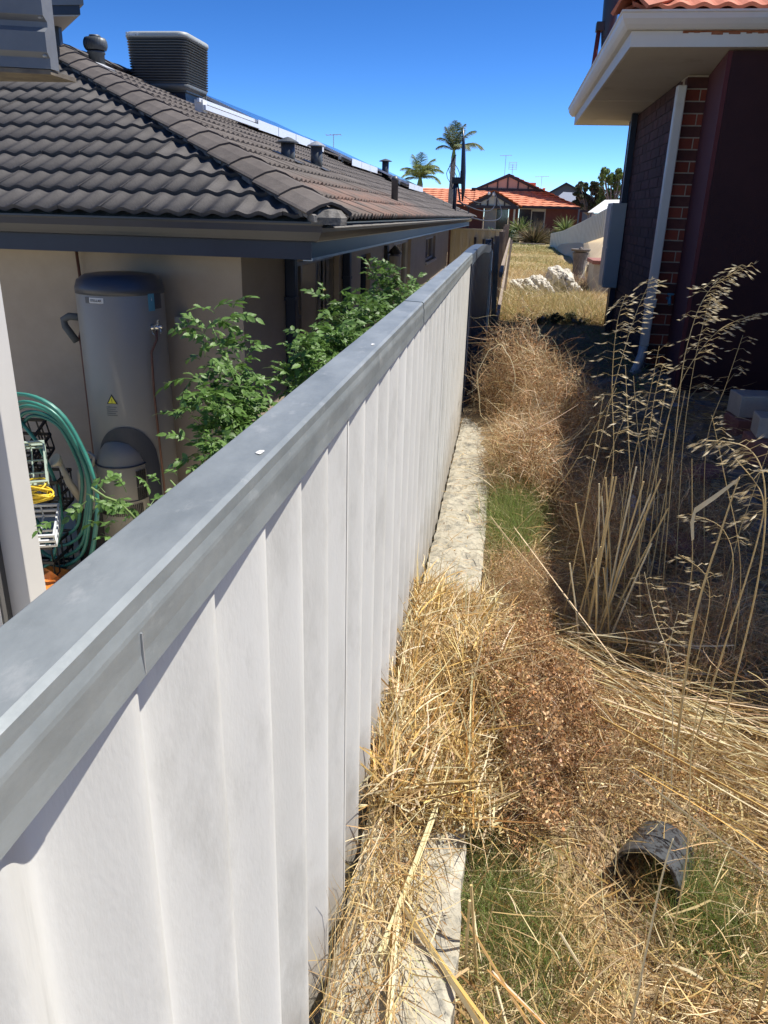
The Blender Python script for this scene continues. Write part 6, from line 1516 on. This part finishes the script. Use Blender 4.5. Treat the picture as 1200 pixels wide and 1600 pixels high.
def tomato(name, stems, label, nleaf, seed, flowers=0, ls=1.0):
    r = random.Random(seed); t = thing(name, stems[0][0], label, 'plant')
    spots = []
    for st_ in stems:
        P_ = [Vector(p) for p in st_]; fine = []
        for i in range(len(P_)-1):
            for k in range(5): fine.append(P_[i].lerp(P_[i+1], k/5) + Vector((r.uniform(-.006, .006),)*1+(r.uniform(-.006, .006), r.uniform(-.006, .006))))
        fine.append(P_[-1]); obj('stem', MB().tube(fine, [0.0045*(1-0.6*i/len(fine)) for i in range(len(fine))], 6), m_stem, t, smooth=True)
        for i in range(3, len(fine)): spots.append((fine[i], (fine[i]-fine[i-1]).normalized()))
    for k in range(nleaf):
        p, d_ = r.choice(spots); p = p + Vector((r.uniform(-.03, .03), r.uniform(-.04, .04), r.uniform(-.03, .03)))
        o = inst('leaf', r.choice(LEAF), t, p); a = r.uniform(0, 6.28)
        o.rotation_euler = (r.uniform(-.7, .7), r.uniform(-.9, .5), a); s_ = ls*r.uniform(0.38, 0.78); o.scale = (s_, s_, s_)
    fb = MB()
    for k in range(nleaf*4):
        p, d_ = r.choice(spots); p = p + Vector((r.uniform(-.05, .05), r.uniform(-.07, .07), r.uniform(-.06, .03)))
        Mx = Matrix.LocRotScale(p, __import__('mathutils').Euler((r.uniform(-.8, .8), r.uniform(-.9, .5), r.uniform(0, 6.28))), Vector((1, 1, 1))*ls*r.uniform(.35, .65))
        me_ = r.choice(LEAF); fb.add([tuple(Mx @ v.co) for v in me_.vertices], [tuple(q.vertices) for q in me_.polygons])
    obj('small_leaves', fb, m_leaf, t, kind='stuff')
    for k in range(flowers):
        p, d_ = r.choice(spots); b = MB(); c = p + Vector((r.uniform(-.05, .05), r.uniform(-.05, .05), r.uniform(0, .05)))
        for q in range(5):
            a = q*1.2566; b.add([tuple(c), tuple(c+Vector((.005*math.cos(a-.4), .005*math.sin(a-.4), .001))), tuple(c+Vector((.009*math.cos(a), .009*math.sin(a), -.004))), tuple(c+Vector((.005*math.cos(a+.4), .005*math.sin(a+.4), .001)))], [(0, 1, 2, 3)])
        obj('flower', b, m_flower, t)
tomato('tomato_plant', [[(-0.48, 1.80, -1.3), (-0.50, 1.76, -0.75), (-0.58, 1.70, -0.42), (-0.645, 1.68, -0.235)], [(-0.48, 1.80, -1.2), (-0.50, 1.76, -0.6), (-0.56, 1.64, -0.46), (-0.62, 1.56, -0.37)],
    [(-0.48, 1.85, -1.2), (-0.47, 1.92, -0.65), (-0.49, 1.95, -0.46), (-0.50, 1.98, -0.33)], [(-0.45, 1.75, -1.2), (-0.48, 1.62, -0.62), (-0.52, 1.54, -0.52), (-0.57, 1.50, -0.46)], [(-0.48, 1.9, -1.2), (-0.46, 2.05, -0.6), (-0.46, 2.12, -0.40), (-0.48, 2.16, -0.33)],
    [(-0.5, 1.7, -1.2), (-0.45, 1.6, -0.65), (-0.46, 1.55, -0.52), (-0.49, 1.48, -0.48)]], 'leafy green tomato plant rising behind the fence capping in front of the wall', 290, 3, 5, 0.84)
tomato('tomato_plant', [[(-0.42, 2.7, -1.3), (-0.44, 2.65, -0.7), (-0.47, 2.55, -0.40), (-0.52, 2.48, -0.27)], [(-0.42, 2.9, -1.3), (-0.42, 2.9, -0.7), (-0.45, 2.92, -0.42), (-0.47, 2.88, -0.32)],
    [(-0.42, 3.1, -1.3), (-0.43, 3.2, -0.7), (-0.45, 3.28, -0.38), (-0.50, 3.30, -0.22)], [(-0.42, 2.5, -1.3), (-0.42, 2.4, -0.7), (-0.45, 2.3, -0.42), (-0.46, 2.2, -0.36)], [(-0.42, 3.3, -1.3), (-0.42, 3.5, -0.75), (-0.42, 3.75, -0.42), (-0.42, 4.1, -0.34)]],
    'second green tomato plant farther along behind the fence capping', 260, 5, 6, 0.95)
tomato('tomato_plant', [[(-0.50, 1.3, -1.3), (-0.52, 1.24, -0.75), (-0.58, 1.17, -0.52), (-0.64, 1.10, -0.43)], [(-0.50, 1.34, -1.2), (-0.48, 1.32, -0.7), (-0.52, 1.30, -0.55), (-0.58, 1.27, -0.47)]],
    'low sprig of tomato plant in front of the water heater', 20, 8, 1, 0.65)

# --- standing wild oats
def oat(pts, head, label, w=0.0018, nsp=34, side=(1, 0, 0.2), dn=0.02, col=0, name='wild_oat', branch=0.06, group='wild oat stalks standing in the weeds'):
    """pts: stem polyline; head: fraction from which spikelets hang"""
    P_ = [Vector(p) for p in pts]; t = thing(name, tuple(P_[0]), label, 'wild oat', group)
    n = len(P_); C = []
    for i in range(n-1):   # Catmull-Rom
        p0 = P_[max(i-1, 0)]; p1 = P_[i]; p2 = P_[i+1]; p3 = P_[min(i+2, n-1)]
        for k in range(8):
            s_ = k/8; C.append(0.5*((2*p1)+(-p0+p2)*s_+(2*p0-5*p1+4*p2-p3)*s_*s_+(-p0+3*p1-3*p2+p3)*s_**3))
    C.append(P_[-1]); N = len(C)
    obj('stem', MB().tube(C, [w*(1-0.7*i/N) for i in range(N)], 5), m_oat if col == 0 else m_oat2, t, smooth=True)
    if nsp:
        b = MB(); r = random.Random(len(ORG)); br = MB()
        nsp = int(nsp*0.8)
        for k in range(nsp):
            f_ = head + (1-head)*(k+r.random())/nsp; q = C[min(N-1, int(f_*(N-1)))]
            sgn = 1 if r.random() < 0.7 else -1
            L_ = branch*(1.15-0.7*(f_-head)/(1-head))*r.uniform(.4, 1.1)
            dv = Vector(side)*sgn + Vector((r.uniform(-.5, .5), r.uniform(-.6, .6), r.uniform(-.1, .5)))
            dv.normalize(); e = q + dv*L_ + Vector((0, 0, -L_*0.25))
            br.tube([q, q+dv*L_*.6+Vector((0, 0, L_*.08)), e], [0.0006, 0.0005, 0.0004], 3, cap=False)
            for j in range(2 if L_ > .035 else 1):
                e2 = e if j == 0 else q + dv*L_*.55
                sp_ = (dv*1.0 + Vector((r.uniform(-.3, .3), r.uniform(-.3, .3), -0.35+r.uniform(-.4, .3)))).normalized(); ln = r.uniform(.016, .028); wd = ln*0.075
                s1 = sp_.cross(Vector((r.uniform(-1, 1), r.uniform(-1, 1), 1))).normalized(); s2 = sp_.cross(s1)
                for sg_ in (-1, 1):   # two open glumes
                    o_ = s1*sg_*wd*0.4; tip = e2 + sp_*ln + s1*sg_*wd*1.5
                    b.add([tuple(e2), tuple(e2+sp_*ln*.4+s2*wd+o_*2), tuple(tip), tuple(e2+sp_*ln*.4-s2*wd+o_*2)], [(0, 1, 2, 3)])
        obj('seed_head', b, m_oatseed, t, kind='stuff'); obj('seed_branches', br, m_oat, t, kind='stuff')
    return t
m_oat = mat('oat_stem', (0.50, 0.36, 0.15), 0.5, (0.62, 0.48, 0.24), 30, spec=0.4)
m_oat2 = mat('pale_oat_stem', (0.62, 0.52, 0.30), 0.5, (0.72, 0.63, 0.42), 20, spec=0.4)
m_oatseed = mat('oat_husk', (0.50, 0.40, 0.22), 0.5, (0.74, 0.65, 0.45), 60, trans=0.35)
oat([(.42, 2.6, -1.36), (.42, 2.6, -.81), (.38, 2.6, -.51), (.37, 2.6, -.32), (.385, 2.6, -.22)], .35, 'oat stalk standing left of the oats, seeds spreading right before the dark wall', nsp=52, branch=.065)
oat([(.30, 2.45, -1.30), (.33, 2.5, -.95), (.36, 2.5, -.60), (.405, 2.52, -.30), (.45, 2.55, -.16)], .72, 'slanting oat stalk whose tip reaches highest over the downpipe foot', nsp=30, branch=.05)
oat([(.49, 2.7, -1.36), (.50, 2.7, -.84), (.52, 2.7, -.61), (.53, 2.7, -.39)], .45, 'oat stalk with upright tip just right of the downpipe foot', nsp=44, branch=.07, side=(1, 0, .1))
oat([(.66, 2.6, -1.34), (.60, 2.6, -.58), (.60, 2.6, -.33), (.64, 2.6, -.19), (.74, 2.6, -.12)], .55, 'tallest oat stalk arching right with a dense silvery head', nsp=80, branch=.06, side=(1, 0, 0.0))
oat([(.63, 2.75, -1.34), (.60, 2.75, -.80), (.63, 2.75, -.52), (.72, 2.75, -.34), (.84, 2.75, -.28)], .6, 'shaded oat stalk arching right below the tallest head', nsp=44, branch=.06)
oat([(.77, 2.9, -1.34), (.71, 2.9, -.79), (.70, 2.9, -.46), (.715, 2.9, -.25)], .5, 'straight faint oat stalk behind the tallest oat', nsp=30, branch=.08)
oat([(.90, 3.0, -1.32), (.82, 3.0, -.81), (.85, 3.0, -.56), (.875, 3.0, -.38)], .6, 'thin leaning oat stalk before the black blind', nsp=14, branch=.07)
oat([(.64, 1.75, -1.30), (.65, 1.75, -.83), (.625, 1.75, -.58), (.57, 1.75, -.47), (.465, 1.75, -.455)], .68, 'golden drooping oat head hooking left at the right edge', nsp=46, w=.0026, branch=.045, side=(-1, 0, -.45))
oat([(.56, 1.7, -1.30), (.59, 1.7, -.93), (.61, 1.7, -.67), (.60, 1.7, -.56), (.53, 1.7, -.48)], .6, 'second golden oat hooking left just under the first', nsp=30, w=.0026, branch=.05, side=(-1, 0, -.4))
oat([(.53, 1.7, -1.30), (.51, 1.7, -.9), (.53, 1.7, -.65), (.545, 1.7, -.52)], .99, 'thick orange bare stalk at the right with a broken side leaf', nsp=0, w=.0042)
oat([(.49, 1.55, -1.28), (.44, 1.55, -.95), (.38, 1.55, -.80), (.345, 1.55, -.70)], .45, 'short lit oat stalk leaning left in front of the dark yard', nsp=20, w=.0016, branch=.03, col=1)
oat([(.46, 1.5, -1.28), (.425, 1.5, -1.02), (.41, 1.5, -.86), (.415, 1.5, -.76)], .4, 'short upright lit oat beside the left leaning one', nsp=22, w=.0013, branch=.03, col=1)
oat([(.31, .95, -1.33), (.31, .95, -.97), (.315, .95, -.86)], .99, 'long pale straw crossing in front of the dark drain pipe', nsp=0, w=.0026, col=1)
oat([(.355, 1.0, -1.33), (.36, 1.0, -.98), (.33, 1.0, -.72), (.34, 1.02, -.60)], .99, 'thin brown bare stalk right of the pale crossing straw', nsp=0, w=.0016)
oat([(.36, 2.4, -1.34), (.36, 2.4, -1.02), (.37, 2.4, -.72), (.42, 2.4, -.50)], .7, 'thin oat stalk at the left of the broken stalks', nsp=12, branch=.05)
oat([(.56, 2.4, -1.34), (.49, 2.4, -.87), (.48, 2.4, -.54), (.49, 2.4, -.40)], .7, 'thin oat stalk rising from the broken stalks', nsp=18, branch=.05)
oat([(.80, 2.2, -1.3), (.76, 2.2, -.95), (.66, 2.2, -.66), (.60, 2.2, -.50)], .8, 'thin oat stalk leaning left in the right of the yard', nsp=12, branch=.04)
oat([(.05, 2.9, -1.30), (.13, 2.8, -1.12), (.26, 2.6, -.85), (.38, 2.5, -.50)], .75, 'long oat stalk slanting over the curly tan weed bush', nsp=12, w=.0020, branch=.06)
oat([(.58, 1.9, -1.3), (.60, 1.9, -1.0), (.58, 1.9, -.86), (.50, 1.9, -.80)], .5, 'low oat head drooping left in the lower right', nsp=20, w=.0015, branch=.04, side=(-1, 0, 0))
oat([(.7, 2.1, -1.3), (.71, 2.1, -.95), (.66, 2.1, -.80), (.56, 2.1, -.76)], .55, 'oat head bending left below the hooked golden pair', nsp=20, w=.0016, branch=.05, side=(-1, 0, -.2))
# broken straw stalks clump
bs = thing('broken_stalks', (.45, 2.5, -1.36), 'clump of thick broken golden straw stalks behind the combed straw', 'dry stalks')
r = random.Random(21)
for k in range(17):
    x = .40+r.gauss(0, .05); y = 2.45+r.gauss(0, .12); h = r.uniform(.30, .62); lx = r.gauss(0.0, .10)
    obj('stalk', MB().tube([(x, y, -1.36), (x+lx*.4, y, -1.36+h*.5), (x+lx*.9+r.uniform(-.01, .01), y, -1.36+h)], [.0036, .0032, .0028], 6), m_oat if k % 3 else m_oat2, bs)
for k in range(13):
    x = .62+r.gauss(0, .10); y = 2.7+r.gauss(0, .2); h = r.uniform(.35, .9); lx = r.gauss(0, .07)
    obj('stalk', MB().tube([(x, y, -1.34), (x+lx*.3, y, -1.34+h*.5), (x+lx, y, -1.34+h)], [.0022, .0018, .0010], 5), m_oat, bs)
lf = thing('broken_leaf', (.54, 1.7, -.65), 'folded orange straw leaf hanging off the thick bare stalk', 'leaf')
obj('blade', MB().add([(.545, 1.7, -.52), (.545, 1.7, -.528), (.50, 1.7, -.565), (.505, 1.7, -.575), (.463, 1.7, -.60), (.468, 1.7, -.612), (.460, 1.7, -.635), (.468, 1.7, -.635), (.47, 1.7, -.68), (.475, 1.7, -.675)], [(0, 1, 3, 2), (2, 3, 5, 4), (4, 5, 7, 6), (6, 7, 9, 8)]), m_oat2, lf)
# near broken stalks sticking out of the straw at the bottom right
ns_ = thing('near_straw_stubble', (.45, .95, -1.36), 'stiff straw stubble standing at the bottom right corner', 'dry stalks')
for k in range(34):
    x = r.uniform(.0, .85); y = r.uniform(.66, 1.15); h = r.uniform(.06, .22); lx = r.gauss(0, .05)
    obj('stalk', MB().tube([(x, y, -1.36), (x+lx, y+r.gauss(0, .03), -1.36+h)], [.0034, .0028], 6), m_oat if k % 2 else m_oat2, ns_)
# curly loop stalk beside the fence end
cl = thing('curled_stalk', (-.02, 4.6, -1.3), 'pale curled dry stalk looping beside the end of the fence', 'dry stalk')
obj('stem', MB().tube([(0.0+0.11*math.cos(a_*0.2)*(1+0.1*math.sin(a_)), 4.72+0.004*a_, -0.98+0.25*math.sin(a_*0.2)+0.01*math.cos(a_*1.7)) for a_ in range(-1, 23)], .0026, 5), m_oat2, cl, smooth=True)
